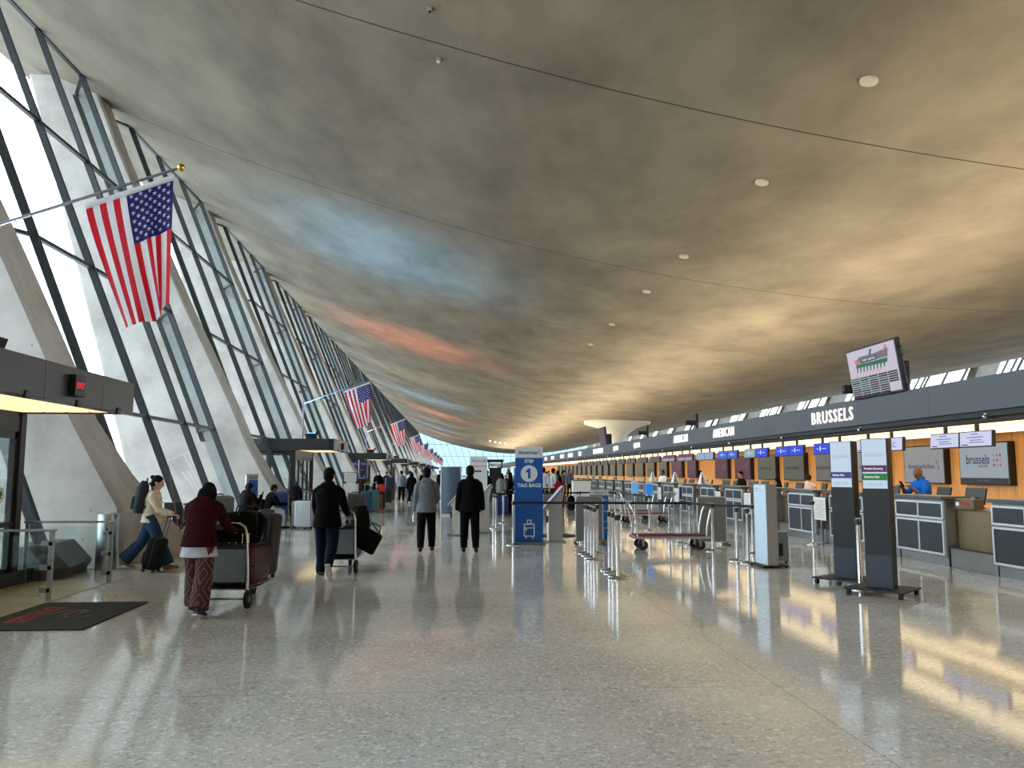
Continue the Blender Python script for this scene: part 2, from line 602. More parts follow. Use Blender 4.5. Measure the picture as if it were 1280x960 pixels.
# ================================================================== the window side: entrances, flags
M_can = mat('canopy_grey', (52, 55, 56), .36, .1, .04)
M_soff = glow('soffit_light', (255, 226, 172), 1.5)
CY = [10.4 + 24.4 * k for k in range(10)]
XD = -6.35
def entrance():
    t = thing('entrance_vestibule', '', 'entrance', (0, CY[0], 0))
    f = MB()
    for y0, y1 in ((-2.1, -.55), (-.545, 1.02), (1.025, 2.1)):
        f.box(-5.0, -4.81, y0, y1, 2.47, 2.93, .006)
    f.box(-9.2, -4.9, -2.1, -2.0, 2.47, 2.93).box(-9.2, -4.9, 2.0, 2.1, 2.47, 2.93).box(-9.2, -4.9, -2.05, 2.05, 2.82, 2.90)
    part('canopy', f, M_can, t)
    part('soffit_frame', MB().box(-6.5, -5.0, -2.0, 2.0, 2.52, 2.6), M_can, t)
    lp = MB()
    for i in range(4):
        lp.box(-6.3 + i * .33, -6.02 + i * .33, -1.9, 1.9, 2.485, 2.53)
    part('light_panel', lp, M_soff, t)
    for y in (-.95, .3, 1.55):
        part('door_sensor', MB().box(-4.83, -4.79, y - .05, y + .05, 2.44, 2.53, .008), M_black, t)
    # glazed front with sliding leaves
    fr = MB()
    for y in (-2.0, 2.0):
        fr.box(XD - .12, XD + .04, y - .07, y + .07, 0, 2.5)
    fr.box(XD - .1, XD + .02, -2, 2, 2.2, 2.5)
    for y in (-1.97, 1.97):
        for x in (-7.3, -8.3, -9.2):
            fr.box(x - .05, x + .05, y - .05, y + .05, -.3, 2.5)
        fr.box(-9.2, XD, y - .04, y + .04, .0, .12).box(-9.2, XD, y - .04, y + .04, 2.35, 2.5).box(-9.2, XD, y - .025, y + .025, .84, .9)
    part('door_frame', fr, M_black, t)
    for y in (-1.97, 1.97):
        part('side_glass', MB().add([(-9.2, y, .1), (XD, y, .1), (XD, y, 2.4), (-9.2, y, 2.4)], [(0, 1, 2, 3)]), M_clear, t)
    for y0, y1 in ((-1.93, -.98), (-.97, -.02), (.0, .95), (.97, 1.92)):
        d = part('sliding_door', MB().box(XD - .06, XD, y0, y0 + .07, .02, 2.2).box(XD - .06, XD, y1 - .07, y1, .02, 2.2).box(XD - .06, XD, y0, y1, .02, .26).box(XD - .06, XD, y0, y1, 2.1, 2.2).box(XD - .06, XD + .02, y0, y1, .84, .91), M_black, t)
        part('door_glass', MB().add([(XD - .03, y0, .2), (XD - .03, y1, .2), (XD - .03, y1, 2.15), (XD - .03, y0, 2.15)], [(0, 1, 2, 3)]), M_clear, d)
    return t
ent = entrance()
near_door = [o for o in _kids[ent.name] if o.name.startswith('sliding_door')][3]
for k, y in enumerate(CY):
    o = ent if k == 0 else copy_tree(ent, (0, y, 0))
    tag(o, 'nearest glazed entrance with a dark canopy, glass railings in front' if k == 0 else 'dark canopied glass entrance in the window wall, %s beyond the nearest one' % ORD[k - 1], 'entrance', 'canopied entrances')
# tree sticker only on the near leaf
x = XD + .012
st = part('round_sticker', MB().prism([(1.55 + .075 * math.cos(a * PI / 12), 1.30 + .105 * math.sin(a * PI / 12)) for a in range(24)], 'x', x - .004, x), mat('sticker_white', (226, 226, 214), .5), near_door)
part('sticker_print', MB().prism([(1.55, 1.375), (1.505, 1.30), (1.535, 1.30), (1.535, 1.245), (1.565, 1.245), (1.565, 1.30), (1.595, 1.30)], 'x', x, x + .003)
     .tube([(x + .001, 1.55 + .07 * math.cos(a * PI / 12), 1.30 + .10 * math.sin(a * PI / 12)) for a in range(25)], .004, 6), mat('sticker_green', (22, 60, 36), .5), st)
one('floor', MB().box(-6.6, -5.08, 8.3, 12.62, 0, .006), M_tan, 'strip of tan floor inside the glass railings', 'floor', kind='structure')  # thin tan slab over the floor inside the railings

# exit signs
ex = thing('exit_sign', '', 'exit sign', (0, CY[0], 0))
part('housing', MB().box(-4.80, -4.72, .02, .30, 2.56, 2.83, .008), M_black, ex)
part('lettering', MB().text('EXIT', .105, TM((-4.717, .16, 2.695), (0, 1, 0), (0, 0, 1)), .002, .003), glow('exit_red', (240, 30, 36), .9), ex)
for k, y in enumerate(CY):
    o = ex if k == 0 else copy_tree(ex, (0, y, 0))
    tag(o, 'red EXIT sign on the face of the nearest entrance canopy' if k == 0 else 'small EXIT sign on the canopy of the %s entrance beyond the nearest' % ORD[k - 1], 'exit sign', 'exit signs on the canopies')

# uplights on the canopies
UPC = [('white', (235, 240, 255)), ('blue', (60, 170, 255)), ('red', (255, 90, 50))]
for k, y in enumerate(CY):
    nm, c = UPC[k % 3]
    t = thing('uplight', '%s on the %s' % ('black floodlight lamp' if k == 0 else 'floodlight glowing %s' % nm, 'nearest entrance canopy, cut by the photo edge' if k == 0 else 'canopy of the %s entrance beyond the nearest' % ORD[k - 1]), 'floodlight', (-6.1, y + .2, 2.9), 0, 'floodlights on the canopies')
    bb = MB().box(-.22, .22, -.16, .16, .10, .30, .03)
    bb.prism([(-.28, .26), (.30, .30), (.34, .42), (.22, .42), (.20, .34), (-.2, .34)], 'y', -.2, .2)
    part('housing', bb, M_blackmetal, t)
    part('bracket', MB().box(-.05, .05, -.18, .18, 0, .03).box(-.03, .03, -.19, -.165, 0, .24).box(-.03, .03, .165, .19, 0, .24), M_blackmetal, t)
    part('lens', MB().box(-.17, .17, -.14, .14, .345, .36, .004), glow('uplight_' + nm, c, .6 if k == 0 else 7), t)

# flag poles and flags
M_pole = mat('pole_metal', (118, 126, 142), .4, .6)
M_gold = mat('gilded_ball', (214, 176, 84), .3, 1)
fp = thing('flag_pole', '', 'flag pole', (0, CY[0] + .1, 0))
part('post', MB().cyl((-6.45, 0, 2.9), (-6.45, 0, 4.55), .032, .032).box(-6.6, -6.3, -.15, .15, 2.9, 2.93), M_pole, fp, True)
part('arm', MB().cyl((-6.47, 0, 4.50), (-3.62, 0, 5.54), .024, .017), M_pole, fp, True)
part('finial', MB().ball((-3.59, 0, 5.55), .05), M_gold, fp, True)
# flag cloth: s along the hoist (0 = low outer end), t along the fly
NS, NT = 52, 40
def lerp(a, b, k):
    return a + (b - a) * k
def crv(pts, s):
    for (a, p), (b, q) in zip(pts, pts[1:]):
        if s <= b:
            k = (s - a) / (b - a)
            k = k * k * (3 - 2 * k) * .5 + k * .5
            return tuple(lerp(u, v, k) for u, v in zip(p, q))
    return pts[-1][1]
BOT = [(0, (-4.20, .02, 3.44)), (.25, (-4.02, -.05, 3.48)), (.5, (-3.83, -.02, 3.52)), (.66, (-3.70, -.16, 3.60)), (.78, (-3.82, .10, 3.66)), (1.0, (-3.60, -.12, 3.72))]
def cloth(s, t, off=0):
    top = (lerp(-4.76, -3.68, s), -.0, lerp(5.02, 5.43, s) - .03)
    bo = crv(BOT, s)
    k = t ** 1.15
    x, y, z = (lerp(top[i], bo[i], k if i != 2 else t) for i in range(3))
    y += .045 * math.sin(s * 9 + t * 2) * t + .02 * math.sin(s * 22 + 3 * t) * t
    return V((x, y + off, z))
M_fr, M_fw, M_fb = mat('flag_red', (208, 22, 44), .75, 0, .04), mat('flag_white', (236, 236, 240), .75, 0, .02), mat('flag_blue', (24, 28, 104), .75, 0, .05)
for mm in (M_fr, M_fw, M_fb):   # thin cloth lets daylight through
    nt = mm.node_tree
    tl = nt.nodes.new('ShaderNodeBsdfTranslucent')
    mx = nt.nodes.new('ShaderNodeMixShader')
    mx.inputs[0].default_value = .45
    pr = nt.nodes['Principled BSDF']
    src = pr.inputs['Base Color'].links[0].from_socket
    nt.links.new(src, tl.inputs['Color'])
    nt.links.new(pr.outputs[0], mx.inputs[1])
    nt.links.new(tl.outputs[0], mx.inputs[2])
    nt.links.new(mx.outputs[0], nt.nodes['Material Output'].inputs[0])
fl = thing('flag', '', 'flag', (0, CY[0] + .1, 0))
b = MB()
g = [[b.bm.verts.new(cloth(i / NS, j / NT)) for j in range(NT + 1)] for i in range(NS + 1)]
for i in range(NS):
    stripe = 12 - int(i / NS * 13)          # 12 = lowest stripe, at the low outer end
    for j in range(NT):
        f = b.bm.faces.new((g[i][j], g[i][j + 1], g[i + 1][j + 1], g[i + 1][j]))
        f.material_index = 2 if (stripe < 7 and j / NT < .40) else (0 if stripe % 2 == 0 else 1)
part('cloth', b, [M_fr, M_fw, M_fb], fl, True)
b = MB()
for r in range(9):
    for c in range(6 if r % 2 == 0 else 5):
        s = 1 - (.054 + r * .054) * 7 / 13 / .54
        t = (.035 + c * .066 + (0 if r % 2 == 0 else .033)) * 1.0
        for off in (-.006, .006):
            ctr = cloth(s, t, off)
            ex_ = (cloth(min(1, s + .01), t) - cloth(s - .01, t)).normalized()
            ey_ = (cloth(s, t + .01) - cloth(s, max(0, t - .01))).normalized()
            pts = [ctr + (ex_ * math.cos(a * PI / 5) + ey_ * math.sin(a * PI / 5)) * (.034 if a % 2 == 0 else .0135) for a in range(10)]
            b.add([ctr] + pts, [(0, 1 + a, 1 + (a + 1) % 10) for a in range(10)])
part('stars', b, M_fw, fl)
hb = MB()
for i in range(20):
    p0, p1 = cloth(i / 20, 0), cloth((i + 1) / 20, 0)
    hb.add([p0 + V((0, -.008, .05)), p1 + V((0, -.008, .05)), p1 + V((0, -.008, -.03)), p0 + V((0, -.008, -.03))], [(0, 1, 2, 3)])
    hb.add([p0 + V((0, .008, .05)), p1 + V((0, .008, .05)), p1 + V((0, .008, -.03)), p0 + V((0, .008, -.03))], [(0, 1, 2, 3)])
part('hoist_band', hb, M_fw, fl)
for k, y in enumerate(CY):
    o = fp if k == 0 else copy_tree(fp, (0, y + .1, 0))
    tag(o, 'pale metal flag pole with a gold ball on the nearest entrance canopy' if k == 0 else 'slanting flag pole on the canopy of the %s entrance beyond the nearest' % ORD[k - 1], 'flag pole', 'flag poles')
    o = fl if k == 0 else copy_tree(fl, (0, y + .1, 0))
    tag(o, 'largest nearest stars and stripes flag, hanging folded from its slanting pole' if k == 0 else 'stars and stripes flag, %s beyond the nearest one' % ORD[k - 1], 'flag', 'flags along the window side')

# glass railings at the near entrance
for y, nm in ((10.86, 'nearer glass railing with steel posts beside the black doormat'), (12.66, 'farther glass railing with steel posts, in front of the steel cylinder')):
    t = thing('glass_railing', nm, 'railing', (0, y, 0), 0, 'glass railings at the near entrance')
    part('post', MB().box(-5.13, -5.07, -.02, .02, 0, .88, .004), M_steel, t)
    part('post', MB().box(-6.33, -6.28, -.02, .02, 0, .88, .004), M_steel, t)
    part('handrail', MB().box(-6.35, -5.05, -.03, .03, .87, .9, .006), M_steel, t)
    part('glass_pane', MB().box(-6.26, -5.2, -.006, .006, .06, .82), M_clear, t)
    for z in (.14, .42, .72):
        part('bracket', MB().box(-5.22, -5.08, -.02, .02, z - .03, z + .03, .004), M_steel, t)

# stainless steel cylinder with a card reader
t = thing('steel_bollard', 'stainless steel cylinder with a small black reader, at the foot of the leaning column', 'bollard', (-5.84, 14.35, 0))
part('body', MB().lathe([(.165, 0), (.17, .01), (.17, .90), (.165, .915), (0, .915)], 32), mat('bollard_steel', (176, 186, 192), .38, 1), t, True)
part('reader', MB().box(.03, .12, -.19, -.155, .58, .68, .006), M_black, t)
part('cap', MB().box(.05, .42, -.1, .1, .915, .935, .004), M_steel, t)
# dark wedge block behind the railing
b = MB()
B0 = [(-6.55, 12.86), (-5.98, 12.86), (-5.80, 13.2), (-6.02, 14.5), (-6.75, 14.5)]
B1 = [(-6.5, 12.95), (-6.25, 12.95), (-6.08, 13.25), (-6.2, 14.4), (-6.7, 14.4)]
B0 = [(x - .2, y) for x, y in B0]
B1 = [(x - .2, y) for x, y in B1]
b.add([(x, y, 0) for x, y in B0] + [(x + .09, y, .16) for x, y in B0] + [(x, y, .50) for x, y in B1],
      [(0, 1, 2, 3, 4)] + [(i, (i + 1) % 5, 5 + (i + 1) % 5, 5 + i) for i in range(5)] + [(5 + i, 5 + (i + 1) % 5, 10 + (i + 1) % 5, 10 + i) for i in range(5)] + [(10, 11, 12, 13, 14)])
one('block', b, mat('block_grey', (78, 82, 82), .45), 'dark grey wedge shaped block behind the glass railing', 'block')

# doormat
t = thing('doormat', 'black doormat with red lettering on the floor by the near entrance', 'mat', (0, 0, 0))
part('base', MB().box(-5.05, -3.82, 8.9, 10.72, 0, .012, .004), mat('mat_black', (34, 32, 30), .95, 0, .25, 160), t)
part('lettering', MB().text('DULLES', .30, TM((-4.75, 9.83, .0125), (0, -1, 0), (1, 0, 0)), .001, .012, sx=.95, spacing=1.08), mat('mat_red', (142, 46, 36), .95), t)
b = MB()
def swoosh(c, r0, r1, a0, a1, w, sc=1):
    pts = []
    for i in range(17):
        a = a0 + (a1 - a0) * i / 16
        pts.append((c[0] + r0 * math.cos(a), c[1] + r1 * math.sin(a), .0135))
    n = len(pts)
    vs = []
    for i, p in enumerate(pts):
        k = math.sin(PI * i / (n - 1)) * w
        vs += [(p[0] - k, p[1], p[2]), (p[0] + k, p[1], p[2])]
    return vs, [(2 * i, 2 * i + 1, 2 * i + 3, 2 * i + 2) for i in range(n - 1)]
b.add(*swoosh((-4.42, 9.75), .16, .42, -.2, PI + .1, .05))
b.add(*swoosh((-4.25, 9.85), .14, .25, PI, 2 * PI, .045))
part('emblem', b, mat('mat_blue', (70, 84, 100), .95), t)
part('emblem', MB().add(*swoosh((-4.32, 9.72), .12, .36, .3, PI + .3, .04)), _mc['mat_red'], t, label='red swoosh of the emblem')
# ================================================================== the ticket counters side
YA, YB = -12, 160
def seams(name, rgb, axis, period, off, w, line_rgb, rough=.45, var=.05, scale=6, stretch=None):
    """panelled surface: a colour with thin seams every `period` along an axis"""
    m, nt, p = nodes(name)
    L, N = nt.links.new, nt.nodes.new
    tc = N('ShaderNodeTexCoord')
    mp = N('ShaderNodeMapping')
    mp.inputs['Scale'].default_value = stretch or (1, 1, 1)
    L(tc.outputs['Object'], mp.inputs['Vector'])
    n = N('ShaderNodeTexNoise')
    n.inputs['Scale'].default_value = scale
    n.inputs['Detail'].default_value = 6
    L(mp.outputs[0], n.inputs['Vector'])
    r = N('ShaderNodeValToRGB')
    c = hexc(*rgb)
    r.color_ramp.elements[0].color = [x * (1 - var) for x in c[:3]] + [1]
    r.color_ramp.elements[1].color = [x * (1 + var) for x in c[:3]] + [1]
    r.color_ramp.elements[0].position, r.color_ramp.elements[1].position = .3, .7
    L(n.outputs['Fac'], r.inputs['Fac'])
    sx = N('ShaderNodeSeparateXYZ')
    L(tc.outputs['Object'], sx.inputs[0])
    ad = N('ShaderNodeMath'); ad.operation = 'ADD'; ad.inputs[1].default_value = 1000 * period - off
    md = N('ShaderNodeMath'); md.operation = 'MODULO'; md.inputs[1].default_value = period
    lt = N('ShaderNodeMath'); lt.operation = 'LESS_THAN'; lt.inputs[1].default_value = w
    L(sx.outputs[axis], ad.inputs[0]); L(ad.outputs[0], md.inputs[0]); L(md.outputs[0], lt.inputs[0])
    x = N('ShaderNodeMix'); x.data_type = 'RGBA'
    L(lt.outputs[0], x.inputs['Factor']); L(r.outputs['Color'], x.inputs[6])
    x.inputs[7].default_value = hexc(*line_rgb)
    L(x.outputs[2], p.inputs['Base Color'])
    p.inputs['Roughness'].default_value = rough
    return m
M_fascia = seams('fascia_grey', (66, 71, 76), 1, 2.44, 15.73, .02, (40, 42, 44), .5)
M_wood = seams('oak_planks', (222, 164, 100), 1, .61, .1, .014, (120, 82, 46), .5, .16, 5, (1, 5, .35))
one('trim_1', MB().box(8.0, 8.12, YA, YB, 2.55, 3.07), M_fascia, 'long dark grey fascia over the check-in counters', 'fascia', kind='structure')
one('trim_2', MB().box(8.12, 8.5, YA, YB, 2.40, 2.52).box(8.05, 8.12, YA, YB, 2.46, 2.55), M_blackmetal, 'black track under the long grey fascia', 'track', kind='structure')
one('ceiling_soffit', MB().box(8.1, 15, YA, YB, 2.62, 3.0), mat('soffit_cream', (226, 214, 186), .7), 'cream soffit of the counter canopy', 'soffit', kind='structure')
lb = MB()
for x in (8.6, 8.86, 9.12, 9.38, 10.2, 10.5, 11.4, 11.7, 12.5, 12.8):
    lb.box(x, x + .2, YA, YB, 2.56, 2.60)
one('light_slats', lb, glow('slat_light', (255, 228, 180), 2.6), 'rows of warm lit slats under the counter canopy', 'light', kind='structure')
one('wall_right', MB().box(13.5, 15, YA, YB, 0, 2.62), M_wood, 'oak planked wall behind the check-in counters', 'wall', kind='structure')
kb = MB()
for i in range(18):
    y = 11.9 + i * 3.9
    o = thing('track_light', 'small chrome fitting on the black track over the counters, %s from the near end' % ORD[i], 'track fitting', (8.06, y, 2.46), 0, 'fittings on the black track')
    if i == 0:
        m1 = MB().ball((-.03, 0, 0), .035, n=8).mesh('head', M_chrome, True)
        m2 = MB().box(-.02, .0, -.03, .03, -.03, .05).mesh('bracket', M_steel)
    link('head', m1, o)
    link('bracket', m2, o)

# ---- lit airline names on the fascia
M_sign = glow('sign_white', (255, 250, 240), 1.5)
def fsign(txt, yc, w, lab):
    b = MB().text(txt, .36, Matrix.Identity(4), .012, .001, spacing=1.24)
    xs = [v.co.x for v in b.bm.verts]
    ys = [v.co.y for v in b.bm.verts]
    k, h = w / (max(xs) - min(xs)), .27 / (max(ys) - min(ys))
    b.bm.transform(TM((7.985, yc, 2.79), (0, -1, 0), (0, 0, 1)) @ Matrix.Diagonal((k, h, 1, 1)))
    one('illuminated_sign', b, M_sign, lab, 'illuminated sign', 'lit airline names on the fascia')
fsign('BRUSSELS', 16.9, 1.9, 'nearest and largest white lit lettering on the dark fascia, left of the map display')
fsign('AMERICAN', 24.0, 1.9, 'white lit lettering on the dark fascia, second from the near end')
fsign('AMERICAN', 28.7, 1.8, 'white lit lettering on the dark fascia, third from the near end')
fsign('QATAR', 35.8, 1.25, 'short white lit lettering on the dark fascia, fourth from the near end')
fsign('QATAR', 40.6, 1.25, 'short white lit lettering on the dark fascia, fifth from the near end')
for i, (y, w) in enumerate(((45.8, 3.1), (52.6, 1.1), (57, 2.3), (61.5, 2.1), (67.6, 2.0), (72.8, 1.6), (79, 2))):
    b = MB()
    n = max(3, int(w / .3))
    for j in range(n):
        ya = y - w / 2 + w * j / n
        b.box(7.96, 7.99, ya, ya + w / n * .72, 2.66, 2.93)
    one('illuminated_sign', b, M_sign, 'far lit white lettering on the dark fascia, %s from the near end' % ORD[i + 5], 'illuminated sign', 'lit airline names on the fascia')

# ---- check-in counters
M_edge = mat('pale_edging', (206, 214, 220), .4, .15, .03)
M_top = mat('counter_top', (74, 76, 78), .35)
M_door = mat('counter_panel', (36, 43, 49), .4, 0, .04)
M_bronze = mat('bronze_steel', (142, 124, 96), .35, .75, .12, 3)
M_base = mat('counter_steel', (150, 150, 148), .3, .85, .08, 4)
CT = [(10.9, 12.45), (13.7, 15.3), (16.5, 18.1), (18.85, 20.35), (21.2, 22.75), (23.7, 25.3), (26.3, 27.85), (28.8, 30.3), (31.35, 32.9)]
y = 33.9
while y < 57:
    CT.append((y, y + 1.55))
    y += 2.5
CW = 1.55
def counter():
    t = thing('check_in_counter', '', 'counter')
    h = CW / 2
    part('body', MB().box(.03, .46, -h, h, .16, 1.14, .008).box(.44, .92, -h, h, .16, .94), M_base, t)
    part('staff_desk', MB().box(.46, 1.0, -h - .02, h + .02, .94, .98, .006), M_top, t)
    part('kick_plate', MB().box(.08, .74, -h + .02, h - .02, 0, .16), M_base, t)
    part('worktop', MB().box(-.04, .50, -h - .03, h + .03, 1.14, 1.20, .008), M_top, t)
    for z0, z1 in ((.80, 1.10), (.19, .77)):
        for s in (-1, 1):
            y0, y1 = (-h + .01, -.006) if s < 0 else (.006, h - .01)
            d = part('door', MB().box(.012, .03, y0 + .035, y1 - .035 * (1 if s > 0 else .3), z0 + .03, z1 - .03), M_door, t)
            f = MB()
            for a in ((y0, y1, z0, z0 + .032), (y0, y1, z1 - .032, z1), (y0, y0 + (.036 if s < 0 else .014), z0, z1), (y1 - (.036 if s > 0 else .014), y1, z0, z1)):
                f.box(.0, .032, *a)
            part('door_frame', f, M_edge, d)
    part('side_panel', MB().box(.04, .7, -h - .012, -h, .16, 1.1), M_base, t)
    return t
c0 = counter()
CL = {0: 'check-in counter at the right photo edge, nearest of the row', 1: 'check-in counter in front of the man in the blue polo shirt', 2: 'check-in counter half hidden behind the two dark totems',
      3: 'check-in counter in front of the seated person in the pale pink shirt'}
for i, (y0, y1) in enumerate(CT):
    o = c0 if i == 0 else copy_tree(c0)
    o.location = (8.4, (y0 + y1) / 2, 0)
    tag(o, CL.get(i, 'dark panelled check-in counter with aluminium edging, %s from the near end of the row' % ORD[i]), 'counter', 'check-in counters in a row')
def scale():
    t = thing('baggage_scale', '', 'baggage scale')
    part('back_panel', MB().box(.22, .26, -.5, .5, .32, .98).box(.22, .7, -.5, .5, .96, .99), M_bronze, t)
    part('steel_base', MB().box(.06, .75, -.5, .5, 0, .32, .006), M_base, t)
    part('rail', MB().box(.03, .07, -.5, .5, .325, .345), M_black, t)
    d = part('display_box', MB().box(.12, .3, .0, .42, 1.0, 1.17, .006), mat('display_bronze', (106, 96, 78), .4, .5), t)
    part('readout', MB().box(.112, .121, .1, .26, 1.07, 1.11), glow('led_red', (190, 30, 20), .9), d)
    part('label_plate', MB().box(.112, .121, .32, .39, 1.05, 1.11), M_white, d)
    return t
s0 = scale()
for i in range(len(CT) - 1):
    a, b_ = CT[i][1], CT[i + 1][0]
    o = s0 if i == 0 else copy_tree(s0)
    o.location = (8.42, (a + b_) / 2, 0)
    o.scale.y = (b_ - a) / 1.0 * .97
    tag(o, ('bronze baggage scale with a red readout, between the two nearest counters' if i == 0 else 'bronze baggage scale between counters, %s from the near end' % ORD[i]), 'baggage scale', 'baggage scales between the counters')

# notices
def lines_mb(b, x, y0, y1, z0, z1, n, th):
    random.seed(n)
    for i in range(n):
        z = z1 - (z1 - z0) * (i + .5) / n
        b.box(x - .001, x, y0 + (y1 - y0) * random.random() * .25, y1, z - th / 2, z + th / 2)
    return b
M_ink = mat('grey_ink', (150, 154, 158), .7)
M_paper = mat('notice_paper', (222, 220, 212), .6)
for i, (y, w, z0, z1, lab) in enumerate(((18.48, .6, .52, 1.04, 'white printed notice on the scale beside the counter of the pink shirt'), (23.2, .55, .52, 1.02, 'white printed notice beside the sixth counter, with a rounded foot'),
                                         (25.85, .5, .5, 1.0, 'white printed notice beside the seventh counter'), (30.8, .55, .5, 1.0, 'pale printed notice beside the ninth counter'), (33.4, .5, .5, 1.0, 'pale printed notice beside the tenth counter'))):
    t = thing('notice', lab, 'notice', (8.38, y, 0), 0, 'notices between the counters')
    bb = MB().box(-.012, 0, -w / 2, w / 2, z0, z1, .004)
    if i == 1:
        bb.prism([(w / 2 * math.cos(a * PI / 8), z0 - .12 * math.sin(a * PI / 8)) for a in range(9)], 'x', -.012, 0)
    part('sheet', bb, M_paper, t)
    part('print', lines_mb(MB(), -.0125, -w * .4, w * .4, z0 + .05, z1 - .05, 9, .012), M_ink, t)
    part('holder', MB().box(0, .06, -w * .3, w * .3, z0 + .1, z1 - .1).box(.01, .05, -.03, .03, 0, z0 + .15).box(-.04, .08, -.12, .12, 0, .02), M_base, t)
one('floor_strip', MB().box(8.15, 8.4, 20.45, 21.1, 0, .012), mat('warning_yellow', (226, 190, 60), .6), 'short yellow strip on the floor beside the fifth counter', 'floor marking')

# ---- computers on the counters
def computer():
    t = thing('computer_monitor', '', 'computer monitor')
    part('screen', MB().box(-.02, .02, -.24, .24, .07, .36, .008, Matrix.Rotation(.22, 4, 'Y')), M_black, t)
    part('stand', MB().box(-.02, .12, -.03, .03, .01, .2).box(-.08, .14, -.12, .12, 0, .012, .003), M_black, t)
    part('port_panel', MB().box(-.045, -.015, -.08, .08, .03, .2, .004), mat('port_grey', (120, 122, 122), .4), t)
    return t
pc = computer()
first = True
for i, (y0, y1) in enumerate(CT):
    for j, f in enumerate(((.2, .8) if i < 10 else (.5,))):
        o = pc if first else copy_tree(pc)
        first = False
        o.location = (9.16, y1 - (y1 - y0) * f, .984)
        o.rotation_euler.z = random.uniform(-.3, .3)
        wh = 'nearest' if i == 0 else ORD[i]
        tag(o, 'black computer monitor on the %s check-in counter%s' % (wh, '' if i >= 10 else ', farther of its pair' if j == 0 else ', nearer of its pair'), 'computer monitor', 'computers on the counters')
for i, (y, lab) in enumerate(((31.9, 'white folded paper stand beside the dark haired agent in the white shirt'), (28.3, 'white folded paper stand on the gap beside the eighth counter'), (35.6, 'white folded paper stand on a far counter, farthest of the three'))):
    t = thing('paper_stand', lab, 'paper stand', (8.62, y, 1.2), 0, 'white paper stands on the counters')
    part('front_leaf', MB().add([(-.12, -.2, 0), (-.12, .2, 0), (-.02, .06, .42), (-.02, -.02, .42), (-.11, -.2, 0), (-.11, .2, 0), (-.01, .06, .42), (-.01, -.02, .42)], [(0, 1, 2, 3), (7, 6, 5, 4), (0, 4, 5, 1), (1, 5, 6, 2), (2, 6, 7, 3), (3, 7, 4, 0)]), M_white, t)
    part('back_leaf', MB().add([(.1, -.3, 0), (.1, .1, 0), (.0, .0, .42), (.0, -.06, .42), (.11, -.3, 0), (.11, .1, 0), (.01, .0, .42), (.01, -.06, .42)], [(0, 1, 2, 3), (7, 6, 5, 4), (0, 4, 5, 1), (1, 5, 6, 2), (2, 6, 7, 3), (3, 7, 4, 0)]), M_white, t)

# ---- wall screens
WS = [(18.93, 20.89), (21.56, 23.58), (24.61, 26.47), (27.95, 29.59), (30.63, 32.61), (33.44, 35.5), (36.38, 38.5), (39.53, 41.5), (44.85, 46.57), (47.73, 50.05), (51.2, 53.2), (54.5, 56.6), (57.8, 60.1), (61.2, 63.5)]
y = 65.0
while y < 108:
    WS.append((y, y + 2.1))
    y += 3.15
SC = {'light': (160, 172, 182), 'pale': (150, 154, 158), 'grey': (108, 111, 114), 'olive': (92, 96, 90), 'purple': (84, 46, 76)}
kinds = ['light', 'pale', 'pale', 'grey', 'olive', 'olive', 'purple', 'purple', 'purple', 'purple'] + ['olive'] * 40
M_navy = glow('logo_navy', (40, 44, 92), .8)
M_lred = glow('logo_red', (196, 40, 60), .8)
M_lgrey = glow('logo_grey', (118, 124, 134), .7)
M_lblue = glow('logo_blue_grey', (84, 96, 126), .8)
M_ldim = glow('logo_dim', (66, 70, 72), .7)
M_lpur = glow('logo_mauve', (122, 88, 116), .7)
def tail_mark(b, c, h):
    """slim slanted tail shape of two wedges, drawn in the wall plane"""
    x, y, z = c
    b.add([(x, y + .3 * h, z + .5 * h), (x, y + .12 * h, z + .5 * h), (x, y - .05 * h, z + .05 * h), (x, y + .1 * h, z + .1 * h)], [(0, 1, 2, 3)])
    return b
def wtxt(body, size, x, y, z, bold=.004, sx=1, ax='CENTER'):
    return MB().text(body, size, TM((x, y, z), (0, -1, 0), (0, 0, 1)), .001, bold, ax, sx)
